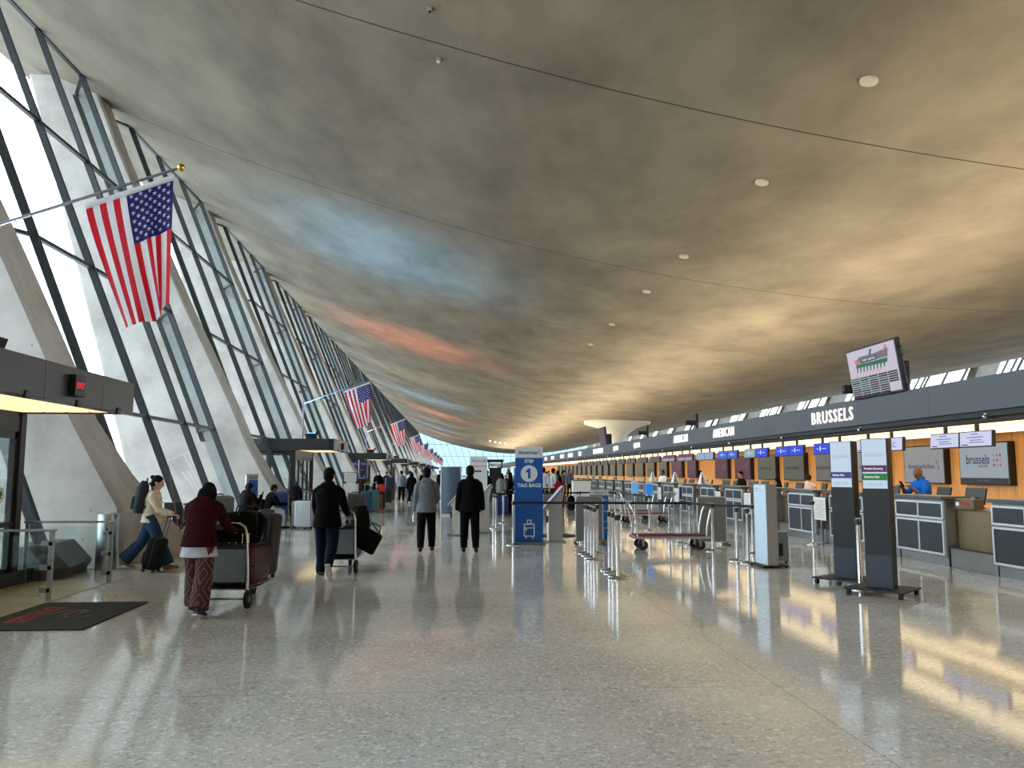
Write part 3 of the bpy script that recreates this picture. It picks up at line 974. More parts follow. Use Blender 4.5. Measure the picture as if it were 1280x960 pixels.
for i, (y0, y1) in enumerate(WS):
    k = kinds[i]
    lab = {0: 'large pale wall screen with dark lettering and red dots, nearest on the oak wall', 1: 'pale wall screen with blue grey lettering behind the man in blue', 2: 'pale wall screen half hidden behind the nearer dark totem'}.get(i,
          '%s wall screen on the oak wall, %s from the near end' % ({'grey': 'grey', 'olive': 'dim grey', 'purple': 'purple'}.get(k, k), ORD[i]))
    t = thing('wall_screen', lab, 'screen', (0, (y0 + y1) / 2, 0), 0, 'screens on the oak wall')
    h = (y1 - y0) / 2
    part('bezel', MB().box(13.32, 13.5, -h, h, 1.29, 2.37, .01), M_black, t)
    sc = part('display', MB().box(13.312, 13.322, -h + .035, h - .035, 1.325, 2.335), glow('screen_' + k, SC[k], .9), t)
    X = 13.310
    if i == 0:
        part('footer_band', MB().box(13.306, 13.313, -h + .035, h - .035, 1.325, 1.47), glow('footer', (58, 64, 72), .8), sc)
        part('lettering', wtxt('brussels', .34, X, .2, 1.93, .003, .86), M_navy, sc)
        part('small_lettering', wtxt('AIRLINES', .10, X, -.02, 1.77, .001).text('STAR ALLIANCE', .07, TM((13.305, 0, 1.40), (0, -1, 0), (0, 0, 1)), .001), M_lgrey, sc)
        d = MB()
        for a in range(3):
            for c in range(3):
                d.prism([(-.44 - .12 * c + (.016 + .008 * ((a + c) % 3)) * math.cos(q * PI / 5), 2.03 - .12 * a + (.018 + .010 * ((a + c) % 3)) * math.sin(q * PI / 5)) for q in range(10)], 'x', X - .001, X)
        part('logo', d, M_lred, sc)
    elif k in ('pale', 'grey', 'olive') and i < 12:
        part('lettering', wtxt('AmericanAirlines', .19, X, .1, 1.78, .004), M_lblue if k == 'pale' else M_ldim, sc)
        part('tail_emblem', tail_mark(MB(), (X - .001, -h * .68, 1.84), .2), M_navy if k == 'pale' else M_ldim, sc)
        if k == 'pale':
            part('tail_emblem', MB().add([(X - .001, -h * .68 + .0, 1.84), (X - .001, -h * .68 - .03, 1.84), (X - .001, -h * .68 - .10, 1.68), (X - .001, -h * .68 - .05, 1.68)], [(0, 1, 2, 3)]), M_lred, sc, label='red half of the tail emblem')
    elif k == 'purple':
        part('lettering', wtxt('QATAR', .22, X, .12, 1.82, .004), M_lpur, sc)
        part('round_emblem', MB().prism([(-h * .5 + .15 * math.cos(q * PI / 8), 1.86 + .19 * math.sin(q * PI / 8)) for q in range(12)], 'x', X - .001, X), M_lpur, sc)

# ---- monitors hanging from the soffit, in pairs
HM = [(13.61, 15.48), (16.48, 18.46), (18.9, 20.76), (21.4, 23.33), (23.94, 25.92), (26.6, 28.59), (29.13, 31.21), (31.75, 33.85), (34.35, 36.37)]
y = 36.95
while y < 62:
    HM.append((y, y + 2.0))
    y += 2.6
HC = [('lavender', (208, 214, 246)), ('lavender', (208, 214, 246)), ('blue', (14, 72, 226)), ('blue', (14, 72, 226)), None, ('azure', (20, 96, 216)), ('pale blue', (138, 168, 204)), ('plum', (92, 52, 96)), ('plum', (92, 52, 96))]
M_bar = glow('monitor_print', (120, 130, 190), .8)
M_wbar = glow('monitor_white', (235, 242, 255), 1)
for i, (y0, y1) in enumerate(HM):
    m_ = (y0 + y1) / 2
    for j, (a, b_) in enumerate(((y0, m_ - .01), (m_ + .01, y1))):
        nm, c = (('dim', (78, 82, 96)) if i >= len(HC) else HC[i] or (('teal', (138, 172, 178)) if j == 1 else ('blue', (14, 72, 226))))
        t = thing('hanging_monitor', '%s lit monitor hung over the %s counter, %s of its pair' % (nm, 'second' if i == 0 else ORD[i + 1], 'nearer' if j == 0 else 'farther'), 'monitor', (9.3, (a + b_) / 2, 2.21), 0, 'monitors hanging over the counters')
        w = (b_ - a) / 2
        R = Matrix.Rotation(.06, 4, 'Y')
        part('housing', MB().box(0, .07, -w, w, -.145, .145, .006, R), M_black, t)
        sc = part('display', MB().box(-.006, .0, -w + .018, w - .018, -.127, .127, 0, R), glow('hang_' + nm, c, 1.0), t)
        part('mount', MB().box(.02, .06, -.04, .04, .14, .42), M_black, t)
        if i < 2:
            b = MB()
            random.seed(i * 2 + j)
            for q, (zz, ww) in enumerate(((.085, .3), (.03, .62), (-.02, .5), (-.06, .66))):
                b.box(-.008, -.006, -w * ww + .06, w * ww - .3 * q * w * .3, zz - .008, zz + .008, 0, R)
            part('print', b, M_bar, sc)
            part('print_bar', MB().box(-.008, -.006, w * .45, w * .85, -.11, -.092, 0, R), M_ink if False else glow('print_dark', (40, 44, 70), .8), sc)
        elif nm in ('blue', 'azure') or i < 6:
            part('emblem', MB().prism([(.05 + .035 * math.cos(q * PI / 8), .075 * math.sin(q * PI / 8)) for q in range(16)], 'x', -.009, -.0065).box(-.009, -.0065, -.28, -.06, -.006, .010).box(-.009, -.0065, .16, .26, -.006, .010), M_wbar, sc)
        elif nm == 'plum':
            part('lower_half', MB().box(-.0085, -.006, -w + .03, w - .03, -.12, .0, 0, R), glow('plum_low', (150, 160, 184), .9), sc)

# ---- large displays on top of the canopy
def big_display(lab, y, x=8.0, rz=0, face=(206, 196, 214), map_=False, nm='map'):
    t = thing('information_display', lab, 'display', (x, y, 3.06), rz, 'displays on the counter canopy')
    R = Matrix.Rotation(-.14, 4, 'Y')
    part('housing', MB().box(-.06, .04, -.92, .92, .0, .98, .012, R), M_black, t)
    s = part('screen', MB().box(-.068, -.06, -.88, .88, .04, .94, 0, R), glow('display_' + nm, face, .95), t)
    for z in (.2, .72):
        part('handle', MB().tube([V((x_, y_, z_)) for x_, y_, z_ in ((.0, -.92, z - .08), (.0, -1.0, z - .08), (.0, -1.0, z + .08), (.0, -.92, z + .08))], .012, 6).rot(R), M_black, t)
    part('mount', MB().box(.0, .3, -.5, -.4, -.02, .6).box(.0, .3, .4, .5, -.02, .6), M_blackmetal, t)
    if map_:
        q = lambda pts, dx=0: MB().prism(pts, 'x', -.070 - dx, -.067).rot(R)
        part('map_grey', q([(.58, .66), (-.60, .68), (-.66, .84), (-.2, .80), (.4, .80), (.56, .74)]), glow('map_grey', (118, 116, 128), .9), s)
        b = MB()
        b.prism([(.60, .60), (-.56, .58), (-.68, .82), (-.60, .66), (.56, .66)], 'x', -.0705, -.067)
        for i in range(9):
            y_ = .5 - i * .125
            b.prism([(y_, .61), (y_ + .05, .50), (y_ + .08, .50), (y_ + .06, .61)], 'x', -.0705, -.067)
        b.prism([(.05, .78), (-.03, .90), (-.10, .90), (-.02, .78)], 'x', -.0705, -.067)
        part('map_green', b.rot(R), glow('map_green', (40, 110, 84), .9), s)
        b = MB()
        for i in range(8):
            y_ = .56 - i * .125
            b.prism([(y_, .50), (y_ + .09, .42), (y_ + .10, .42), (y_ + .02, .50)], 'x', -.0705, -.067)
        b.prism([(.62, .70), (.40, .64), (.42, .72), (.6, .76)], 'x', -.0705, -.067).prism([(-.46, .80), (-.58, .90), (-.66, .90), (-.54, .80)], 'x', -.0705, -.067)
        part('map_pink', b.rot(R), glow('map_pink', (222, 120, 140), .9), s)
        part('map_title', MB().box(-.072, -.067, -.22, .34, .68, .75, 0, R), glow('map_dark', (34, 34, 42), .9), s)
        part('map_lettering', MB().text('TICKET COUNTER 2', .055, R @ TM((-.0735, .06, .715), (0, -1, 0), (0, 0, 1)), .0005, .001), M_wbar, s)
        random.seed(4)
        d, g = MB(), MB()
        for c in range(5):
            for r in range(9):
                if c == 4 and r > 4:
                    continue
                y1_, z1_ = .86 - c * .345, .405 - r * .042
                (g if random.random() < .3 else d).box(-.0705, -.067, y1_ - .325, y1_, z1_ - .030, z1_, 0, R)
        part('flight_rows', d, _mc['map_dark'], s)
        part('flight_rows', g, _mc['map_green'], s, label='green status rows')
    return t
big_display('big information display with a terminal map, tilted on the grey fascia', 14.85, map_=True)
big_display('purple display on the canopy in front of the white flared column', 44, 8.05, 0, (96, 62, 92), nm='purple')
t = cam0 = thing('camera', 'black boxy camera on an arm beside the big map display', 'camera', (8.02, 15.95, 3.07), 0, 'cameras on the counter canopy')
part('body', MB().box(-.2, .14, -.11, .11, .13, .30, .02, Matrix.Rotation(-.25, 4, 'Z')), M_blackmetal, t)
part('arm', MB().box(.08, .16, -.28, -.2, 0, .52, .006).box(-.02, .14, -.26, -.1, .2, .26), M_blackmetal, t)
part('lens', MB().cyl((-.215, .03, .215), (-.19, .03, .215), .06), M_black, t)

copy_tree(cam0, (8.02, 27.4, 3.07), 0, 'black boxy camera on the canopy, nearer of the two beyond the big map display')
copy_tree(cam0, (8.02, 34.6, 3.07), 0, 'black boxy camera on the canopy, farther of the two beyond the big map display')
# ================================================================== things standing on the floor
# ---- belt posts
M_belt = mat('barrier_belt_black', (14, 14, 17), .7)
pm = MB().cyl((0, 0, .02), (0, 0, .90), .032, n=16).lathe([(.033, .963), (.033, .98), (0, .985)], 16).mesh('post', M_chrome, True)
bm_ = MB().lathe([(.17, 0), (.17, .012), (.15, .022), (.05, .036), (.035, .05), (0, .05)], 28).mesh('base', M_chrome, True)
hm = MB().cyl((0, 0, .885), (0, 0, .965), .034, n=16).box(-.02, .02, -.05, .05, .90, .965, .004).mesh('belt_head', M_black, True)
def stanchion(x, y, lab, group='chrome belt posts on the floor'):
    t = thing('belt_post', lab, 'barrier post', (x, y, 0), random.uniform(0, 3), group)
    for n, m in (('post', pm), ('base', bm_), ('belt_head', hm)):
        link(n, m, t)
    return t
for i, (x, y) in enumerate(((2.60, 16.45), (2.60, 16.05), (2.585, 15.62), (2.565, 15.18))):
    stanchion(x, y, 'chrome belt post in the cluster before the grey board, %s from its far end' % ORD[i])
stanchion(2.83, 16.4, 'chrome belt post with a black head, right of the cluster before the grey board')
for i, (x, y) in enumerate(((2.55, 13.6), (2.53, 13.2), (2.54, 12.86), (2.47, 12.5))):
    stanchion(x, y, 'chrome belt post in the nearest cluster on the open floor, %s from its far end' % ORD[i])
s_sign = stanchion(1.29, 18.42, 'chrome belt post at the left edge of the blue STEP 1 sign')
stanchion(5.15, 17.9, 'chrome belt post rising behind the middle of the flatbed cart')
stanchion(5.29, 16.74, 'chrome belt post at the right end of the flatbed cart')
stanchion(5.9, 16.1, 'chrome belt post behind the narrow white kiosk')
stanchion(5.16, 14.9, 'chrome belt post left of the white kiosk, farther of two')
stanchion(5.22, 14.5, 'chrome belt post left of the white kiosk, nearer of two')
stanchion(8.0, 18.04, 'chrome belt post in front of the counter of the pink shirt')
stanchion(5.62, 11.22, 'chrome belt post between the two dark totems')
for x, y, lab in ((1.1, 24.0, 'belt post left of the blue STEP 1 sign, farther of the close pair'), (1.14, 23.35, 'belt post left of the blue STEP 1 sign, nearer of the close pair'),
                  (1.51, 26.2, 'belt post just left of the blue STEP 1 sign, in front of the crowd'), (.84, 25.2, 'belt post beside the man in the dark suit, leftmost of the queue row'),
                  (4.0, 27.0, 'far belt post left above the grey board, left one of a pair'), (4.12, 27.2, 'far belt post left above the grey board, right one of a pair'), (5.32, 27.3, 'far belt post left of the two blue tablet signs'), (5.5, 27.1, 'far belt post just left of the blue tablet signs, right one of its pair')):
    stanchion(x, y, lab)
def belt(p, q, lab, z=.935):
    b = MB().bar((p[0], p[1], z), (q[0], q[1], z), .003, .052)
    return one('barrier_belt', b, M_belt, lab, 'barrier belt', 'black barrier belts')
belt((1.29, 18.42), (5.15, 17.9), 'long black belt crossing in front of the blue STEP 1 sign and the cart')
belt((5.15, 17.9), (5.29, 16.74), 'short black belt at the right end of the flatbed cart')
belt((5.29, 16.74), (5.9, 16.1), 'black belt running behind the narrow white kiosk')
belt((.84, 25.2), (1.51, 26.2), 'black belt before the crowd left of the blue sign')
belt((1.51, 26.2), (4.0, 27.0), 'black belt behind the blue sign, in front of the red coat')
belt((4.12, 27.2), (5.32, 27.3), 'far black belt above the grey board')
belt((5.5, 27.1), (5.45, 24.85), 'black belt towards the farther blue tablet sign')
belt((5.45, 24.8), (5.42, 22.85), 'black belt between the two blue tablet signs')

# posts with tablet signs
M_tab = glow('tablet_blue', (40, 140, 240), .9)
def sign_post(x, y, lab, face, w, h, rim=M_white, head=(200, 220, 235)):
    t = stanchion(x, y, lab, 'belt posts with a sign on top')
    t.rotation_euler.z = 0
    part('sign_frame', MB().box(-w / 2, w / 2, -.012, .012, .96, .96 + h, .004), rim, t)
    part('sign_face', MB().box(-w / 2 + .012, w / 2 - .012, -.016, -.012, .99, .94 + h), face, t)
    part('sign_header', MB().box(-w / 2 + .012, w / 2 - .012, -.018, -.0165, .88 + h, .94 + h), M_white, t)
    return t
sign_post(5.45, 24.8, 'belt post carrying a pale blue tablet sign, farther of the two', glow('tablet_pale', (96, 176, 246), .9), .21, .40)
sign_post(5.42, 22.8, 'belt post carrying a bright blue tablet sign, nearer of the two', M_tab, .21, .40)
o = sign_post(5.15, 18.6, 'belt post carrying a narrow dark blue sign', mat('sign_navy', (34, 66, 128), .5), .085, .40, M_alu)
t = stanchion(5.24, 20.0, 'belt post carrying a clear plastic tray')
t.rotation_euler.z = 0
part('tray', MB().lathe([(.08, .99), (.13, 1.01), (.2, 1.09), (.21, 1.12), (.195, 1.12), (.12, 1.03), (.0, 1.01)], 20), glass_mat('tray_plastic', (.75, .80, .84), .35, .2), t)

# ---- blue STEP 1 totem
M_blue = mat('sign_blue', (16, 84, 160), .4, 0, .03)
M_swhite = mat('sign_white_face', (216, 222, 228), .4, 0, .02)
M_sred = mat('sign_red', (196, 36, 50), .5)
M_sink = mat('sign_ink', (48, 56, 78), .5)
def ftxt(body, size, x, y, z, bold=.003, sx=1):
    return MB().text(body, size, TM((x, y, z), (1, 0, 0), (0, 0, 1)), .001, bold, 'CENTER', sx)
def tail(b, x, y, z, h):
    b.add([(x - .25 * h, y, z + .5 * h), (x - .05 * h, y, z + .45 * h), (x + .06 * h, y, z - .02 * h), (x - .06 * h, y, z + .05 * h)], [(0, 1, 2, 3)])
    return b
def tail2(b, x, y, z, h):
    b.add([(x - .04 * h, y, z + .02 * h), (x + .08 * h, y, z - .02 * h), (x + .28 * h, y, z - .5 * h), (x + .12 * h, y, z - .5 * h)], [(0, 1, 2, 3)])
    return b
t = thing('sign_totem', 'tall blue STEP 1 TAG BAGS sign standing on the floor', 'sign', (1.66, 18.62, 0), -.06)
part('panel', MB().box(-.315, .315, -.03, .03, .05, 1.95, .004), M_blue, t)
h = part('header', MB().box(-.315, .315, -.032, .032, 1.94, 2.19, .004), M_swhite, t)
part('lettering', ftxt('American', .115, -.02, -.034, 2.06), M_sink, h)
part('tail_emblem', tail(MB(), .24, -.0345, 2.06, .12), M_sink, h)
part('tail_emblem', tail2(MB(), .24, -.0345, 2.06, .12), M_sred, h, label='red half of the tail emblem')
part('lettering', ftxt('STEP', .10, 0, -.032, 1.86, .004).text('TAG BAGS', .115, TM((0, -.032, 1.315), (1, 0, 0), (0, 0, 1)), .001, .004, 'CENTER', 1), M_swhite, t)
d = part('number_disc', MB().prism([(.19 * math.cos(a * PI / 20), 1.585 + .19 * math.sin(a * PI / 20)) for a in range(40)], 'y', -.033, -.03), M_swhite, t)
part('number', MB().prism([(-.02, 1.70), (.03, 1.70), (.03, 1.475), (-.025, 1.475), (-.025, 1.62), (-.07, 1.60), (-.07, 1.645)], 'y', -.0345, -.033), M_blue, d)
b = MB()
def ring(b, x0, x1, z0, z1, w, y=-.0325):
    for a in ((x0, x1, z0, z0 + w), (x0, x1, z1 - w, z1), (x0, x0 + w, z0, z1), (x1 - w, x1, z0, z1)):
        b.box(a[0], a[1], y, y + .003, a[2], a[3])
    return b
ring(b, -.125, .125, .17, .46, .026)
ring(b, -.055, .055, .45, .55, .024)
b.box(-.12, .12, -.0325, -.03, .355, .375).box(-.085, -.055, -.0325, -.03, .30, .37)
for x in (-.085, .06):
    b.box(x, x + .028, -.0325, -.03, .125, .18)
part('suitcase_symbol', b, M_swhite, t)
part('base', MB().box(-.36, .36, -.16, .16, 0, .05, .01), mat('base_grey', (120, 124, 126), .35, .6), t)
part('side_strip', MB().box(-.345, -.318, -.02, .02, .05, 1.72, .003), M_blue, t)

# ---- boards
def board(x, y, w, h, lab):
    t = thing('floor_board', lab, 'board', (x, y, 0))
    c = .05
    def rr(w_, h_, r):
        pts = [(-w_ / 2, .06), (w_ / 2, .06)]
        for cx, a0 in ((w_ / 2 - r, 0), (-w_ / 2 + r, PI / 2)):
            for i in range(6):
                a = a0 + PI / 2 * i / 5
                pts.append((cx + r * math.cos(a), h_ - r + r * math.sin(a)))
        return pts
    part('panel', MB().prism(rr(w - .03, h - .015, c), 'y', -.018, .0), mat('board_grey', (118, 120, 120), .6, 0, .04), t)
    fr = MB()
    P = rr(w, h, c)
    fr.tube([(p[0], -.005, p[1]) for p in P[1:] + P[:1]], .013, 8)
    part('frame', fr, M_alu, t, True)
    part('cross_bar', MB().box(-w / 2, w / 2, -.02, .02, .05, .075), M_alu, t)
    for s in (-1, 1):
        part('foot', MB().box(s * w / 2 - .02, s * w / 2 + .02, -.2, .2, 0, .03, .006).box(s * w / 2 - .015, s * w / 2 + .015, -.015, .015, .02, .08), M_blackmetal, t)
    return t
board(3.03, 18.6, .62, 1.06, 'grey backed floor board with an aluminium frame, beside the blue STEP 1 sign')
board(5.74, 18.2, .66, 1.06, 'grey backed floor board with an aluminium frame, behind the right end of the flatbed cart')
def poster_stand(x, y, w, h, lab, blue, head, nm='poster_stand'):
    t = thing(nm, lab, 'sign', (x, y, 0))
    part('panel', MB().box(-w / 2, w / 2, -.02, .02, .04, h - head, .004), blue, t)
    hd = part('header', MB().box(-w / 2, w / 2, -.022, .022, h - head, h, .004), M_swhite, t)
    part('lettering', ftxt('American', head * .42, -.0, -.024, h - head / 2, .001), M_sink, hd)
    part('tail_emblem', tail2(tail(MB(), w * .36, -.0245, h - head / 2, head * .5), w * .36, -.0245, h - head / 2, head * .5), M_sred, hd)
    part('base', MB().box(-w / 2 - .02, w / 2 + .02, -.15, .15, 0, .04, .008), M_base, t)
    return t
M_cyan = mat('sign_azure', (26, 112, 186), .4)
t = poster_stand(3.38, 19.3, .44, 1.20, 'short blue stand with a white header, half hidden behind the grey board', M_cyan, .13)
b = MB()
for z in (.95, .7, .45, .3):
    b.box(-.16, .18, -.0225, -.02, z, z + .015)
part('print', b, M_swhite, t)
t = poster_stand(.80, 29.2, .62, 2.16, 'tall white poster stand with a red line beyond the man in the dark suit', M_swhite, .30)
b = MB()
random.seed(3)
for i, z in enumerate((1.62, 1.36, 1.2)):
    b.box(-.2, -.2 + (.30 if i == 0 else .12 + .1 * random.random()), -.0225, -.02, z, z + (.055 if i == 0 else .02))
part('print', b, M_sink, t)
part('red_line', MB().box(-.3, .3, -.0235, -.02, 1.825, 1.845), M_sred, t)
# curved slate panel with white edges
t = thing('curved_panel', 'slate blue curved floor panel with white edges, behind the man in grey', 'panel', (-.18, 31, 0))
b = MB()
arc = [(.36 * (i / 8 - 1), 0) for i in range(17)]
pts = [(-.36 + .72 * i / 16, -.10 * math.sin(PI * i / 16)) for i in range(17)]
b.prism(pts + [(.36, .06), (-.36, .06)], 'z', .05, 1.82)
part('panel', b, mat('slate_blue', (84, 100, 120), .4), t, True)
for s in (-1, 1):
    part('edge', MB().box(s * .375 - .025, s * .375 + .025, -.03, .09, .0, 1.84, .006), M_white, t)
part('base', MB().box(-.37, .37, -.14, .1, 0, .06), M_white, t)
# black tower with an open top frame
t = thing('kiosk_tower', 'tall black tower with an open top frame, above the crowd', 'kiosk', (2.2, 46, 0))
part('body', MB().box(-.33, .33, -.2, .2, 0, 1.85, .01), M_black, t)
fr = MB()
for s in (-1, 1):
    fr.box(s * .36 - .03, s * .36 + .03, -.2, .2, 1.8, 2.3)
fr.box(-.45, .45, -.22, .22, 2.16, 2.32)
part('top_frame', fr, M_black, t)
part('light_panel', MB().box(-.3, .3, -.05, .05, 1.92, 2.1), M_white, t)
t = thing('poster_stand', 'slim white upright panel beside the tall black tower', 'sign', (2.95, 46, 0))
part('panel', MB().box(-.09, .09, -.03, .03, .05, 1.9), M_white, t)
part('base', MB().box(-.2, .2, -.2, .2, 0, .05, .01), M_white, t)

# ---- check-in kiosks: side profile faces the viewer
M_kiosk = mat('kiosk_white', (196, 198, 196), .4)
def kiosk(x, y, rz, lab):
    t = thing('check_in_kiosk', lab, 'kiosk', (x, y, 0), rz, 'self service check-in kiosks')
    part('body', MB().prism([(-.04, .03), (.28, .03), (.28, .95), (.34, 1.26), (.26, 1.26), (-.10, .80), (-.04, .72)], 'y', -.22, .22), M_kiosk, t)
    part('base', MB().box(-.16, .36, -.26, .26, 0, .03, .006), M_steel, t)
    s = part('screen_panel', MB().prism([(.31, 1.30), (.35, 1.28), (-.13, .74), (-.17, .77)], 'y', -.24, .24), mat('kiosk_grey', (150, 154, 154), .4), t)
    part('screen', MB().prism([(.285, 1.285), (.29, 1.28), (-.01, .94), (-.015, .945)], 'y', -.19, .19), glow('kiosk_screen', (190, 198, 232), .8), s)
    part('printer', MB().box(-.09, -.03, -.12, .12, .45, .6, .006), M_black, t)
    return t
kiosk(-.05, 21.4, 0, 'white slanted check-in kiosk left of the man in the dark suit')
kiosk(.62, 22.2, 0, 'white check-in kiosk right behind the man in the dark suit')
kiosk(2.2, 19.3, 0, 'white slanted check-in kiosk just right of the blue STEP 1 sign')
t = thing('cable_cover', 'black floor cable cover disc lying beside the white kiosk and the blue sign', 'cable cover', (2.55, 21, 0))
part('body', MB().lathe([(.55, 0), (.55, .008), (.5, .02), (0, .02)], 28), M_blackmetal, t)
part('hub', MB().lathe([(.09, .02), (.09, .035), (0, .035)], 14), M_black, t)

# ---- dark totems with screens
M_tot = mat('totem_black', (14, 17, 21), .4, 0, .04, 18, .3)
M_tot2 = mat('totem_slate', (42, 50, 60), .35, 0, .04, 18, .3)
def totem(x, y, rz, lab, bands, nm):
    """front of the panel faces local -y"""
    t = thing('screen_totem', lab, 'totem', (x, y, 0), rz, 'dark screen totems on wheels')
    part('body', MB().box(-.18, .18, -.07, .07, .10, 2.07, .006), M_tot, t)
    part('lower_panel', MB().box(-.18, .165, -.074, -.069, .10, .52), M_tot2, t)
    s = part('screen', MB().box(-.165, .155, -.075, -.069, 1.40, 2.06), glow('totem_screen', (202, 222, 240), .95), t)
    for z0, z1, c, txt, n in bands:
        bd = part('band', MB().box(-.165, .155, -.078, -.0745, z0, z1), glow('band_' + n, c, .85), s)
        if txt:
            part('lettering', MB().text(txt, .040, TM((-.14, -.0785, (z0 + z1) / 2), (1, 0, 0), (0, 0, 1)), .0005, .001, 'LEFT', .8), M_wbar, bd)
    part('lettering', MB().text('brussels', .085, TM((-.02, -.0755, 1.85), (1, 0, 0), (0, 0, 1)), .0005, .0, 'CENTER', .8), glow('faint_ink', (168, 184, 206), .9), s)
    d = MB()
    for a in range(2):
        for c in range(3):
            d.box(.085 + c * .022, .097 + c * .022, -.0762, -.0752, 1.83 + a * .03, 1.845 + a * .03)
    part('logo', d, glow('faint_red', (226, 176, 190), .9), s)
    part('small_lettering', MB().text('CHECK-IN', .05, TM((-.02, -.0755, 1.455), (1, 0, 0), (0, 0, 1)), .0005), glow('faint_ink', (168, 184, 206), .9), s)
    bb = MB().box(-.38, .38, -.34, .34, .075, .10, .006)
    part('base_plate', bb, M_blackmetal, t)
    for sx in (-1, 1):
        for sy in (-1, 1):
            c = part('caster', MB().cyl((sx * .33 - .02, sy * .29, .038), (sx * .33 + .02, sy * .29, .038), .038, n=16), M_rubber, t, True)
            part('fork', MB().box(sx * .33 - .026, sx * .33 + .026, sy * .29 - .012, sy * .29 + .02, .045, .08), M_black, c)
    return t
RT = math.radians
totem(5.70, 11.72, RT(-57), 'dark screen totem on wheels, farther of two, with one purple band',
      [(1.53, 1.62, (70, 72, 140), 'Business Class', 'indigo')], 'a')
totem(5.66, 10.70, RT(-48), 'dark screen totem on wheels, nearer of two, with a green band',
      [(1.62, 1.71, (108, 44, 96), 'Premium Economy', 'plum'), (1.51, 1.60, (46, 130, 60), 'Economy Class', 'green')], 'b')

# ---- narrow white kiosk and grey box
t = thing('narrow_kiosk', 'narrow pale white kiosk standing before the check-in counters', 'kiosk', (5.36, 13.98, 0), RT(-87))
part('body', MB().box(-.25, .25, -.09, .10, .04, 1.41, .008), mat('kiosk_side', (136, 142, 146), .4, .3), t)
f = part('front_panel', MB().box(-.245, .245, -.098, -.09, .05, 1.40), mat('kiosk_pale', (196, 214, 230), .35, 0, .02), t)
part('print', MB().box(-.18, .0, -.1, -.098, 1.33, 1.345).box(-.18, .1, -.1, -.098, 1.29, 1.30), M_ink, f)
part('base_plate', MB().box(-.3, .3, -.2, .26, .025, .045, .006), M_blackmetal, t)
for sx in (-1, 1):
    for sy in (-.16, .22):
        part('caster', MB().cyl((sx * .27 - .015, sy, .025), (sx * .27 + .015, sy, .025), .025, n=12), M_rubber, t, True)
t = thing('bag_sizer', 'small grey box with a black slot beside the narrow white kiosk', 'bag gauge', (5.78, 14.5, 0), RT(-20))
part('body', MB().box(-.16, .16, -.13, .13, .05, .56, .008), mat('sizer_grey', (122, 130, 134), .4), t)
part('slot', MB().box(-.0, .07, -.135, -.128, .14, .36), M_black, t)
part('edge_strip', MB().box(-.165, -.14, -.14, -.1, .05, .55), M_white, t)
for sx in (-1, 1):
    part('foot', MB().cyl((sx * .12, 0, 0), (sx * .12, 0, .05), .02), M_black, t)

# ---- flatbed carts
M_carpet = mat('maroon_carpet', (112, 32, 44), .95, 0, .2, 90)
def flatbed(x, y, rz, lab):
    t = thing('flatbed_cart', lab, 'luggage cart', (x, y, 0), rz, 'maroon flatbed luggage carts')
    part('deck', MB().box(-.80, .80, -.35, .35, .235, .285, .01), M_alu, t)
    part('carpet', MB().box(-.76, .76, -.32, .32, .285, .305, .004), M_carpet, t)
    for s in (-1, 1):
        p = []
        for yy, sg in ((-.33, 1), (.33, -1)):
            q = [(s * .72, yy, .28), (s * .73, yy, .45), (s * .76, yy, .62), (s * .80, yy, .78)]
            q += [(s * (.80 + .07 * math.sin(a * PI / 10)), yy + sg * .14 * (1 - math.cos(a * PI / 10)), .78 + .18 * math.sin(a * PI / 10)) for a in range(1, 6)]
            p.append(q)
        part('hoop_handle', MB().tube(p[0] + p[1][::-1], .018, 10), M_chrome, t, True)
    for sx in (-1, 1):
        for sy in (-1, 1):
            w = part('wheel', MB().cyl((sx * .60 + .0, sy * .27 - .025, .10), (sx * .60, sy * .27 + .025, .10), .10, n=22), M_rubber, t, True)
            part('hub', MB().cyl((sx * .60, sy * .27 - .03, .10), (sx * .60, sy * .27 + .03, .10), .03, n=12), M_steel, w)
            part('fork', MB().box(sx * .6 - .03, sx * .6 + .03, sy * .27 - .036, sy * .27 - .028, .1, .24).box(sx * .6 - .03, sx * .6 + .03, sy * .27 + .028, sy * .27 + .036, .1, .24), M_steel, w)
    return t
flatbed(4.52, 17.3, RT(-3), 'maroon flatbed luggage cart with chrome hoops on the open floor')
flatbed(6.1, 26.3, RT(2), 'maroon flatbed cart parked before the far counters, nearer of two')
flatbed(6.0, 28.3, RT(-2), 'maroon flatbed cart parked before the far counters, farther of two')

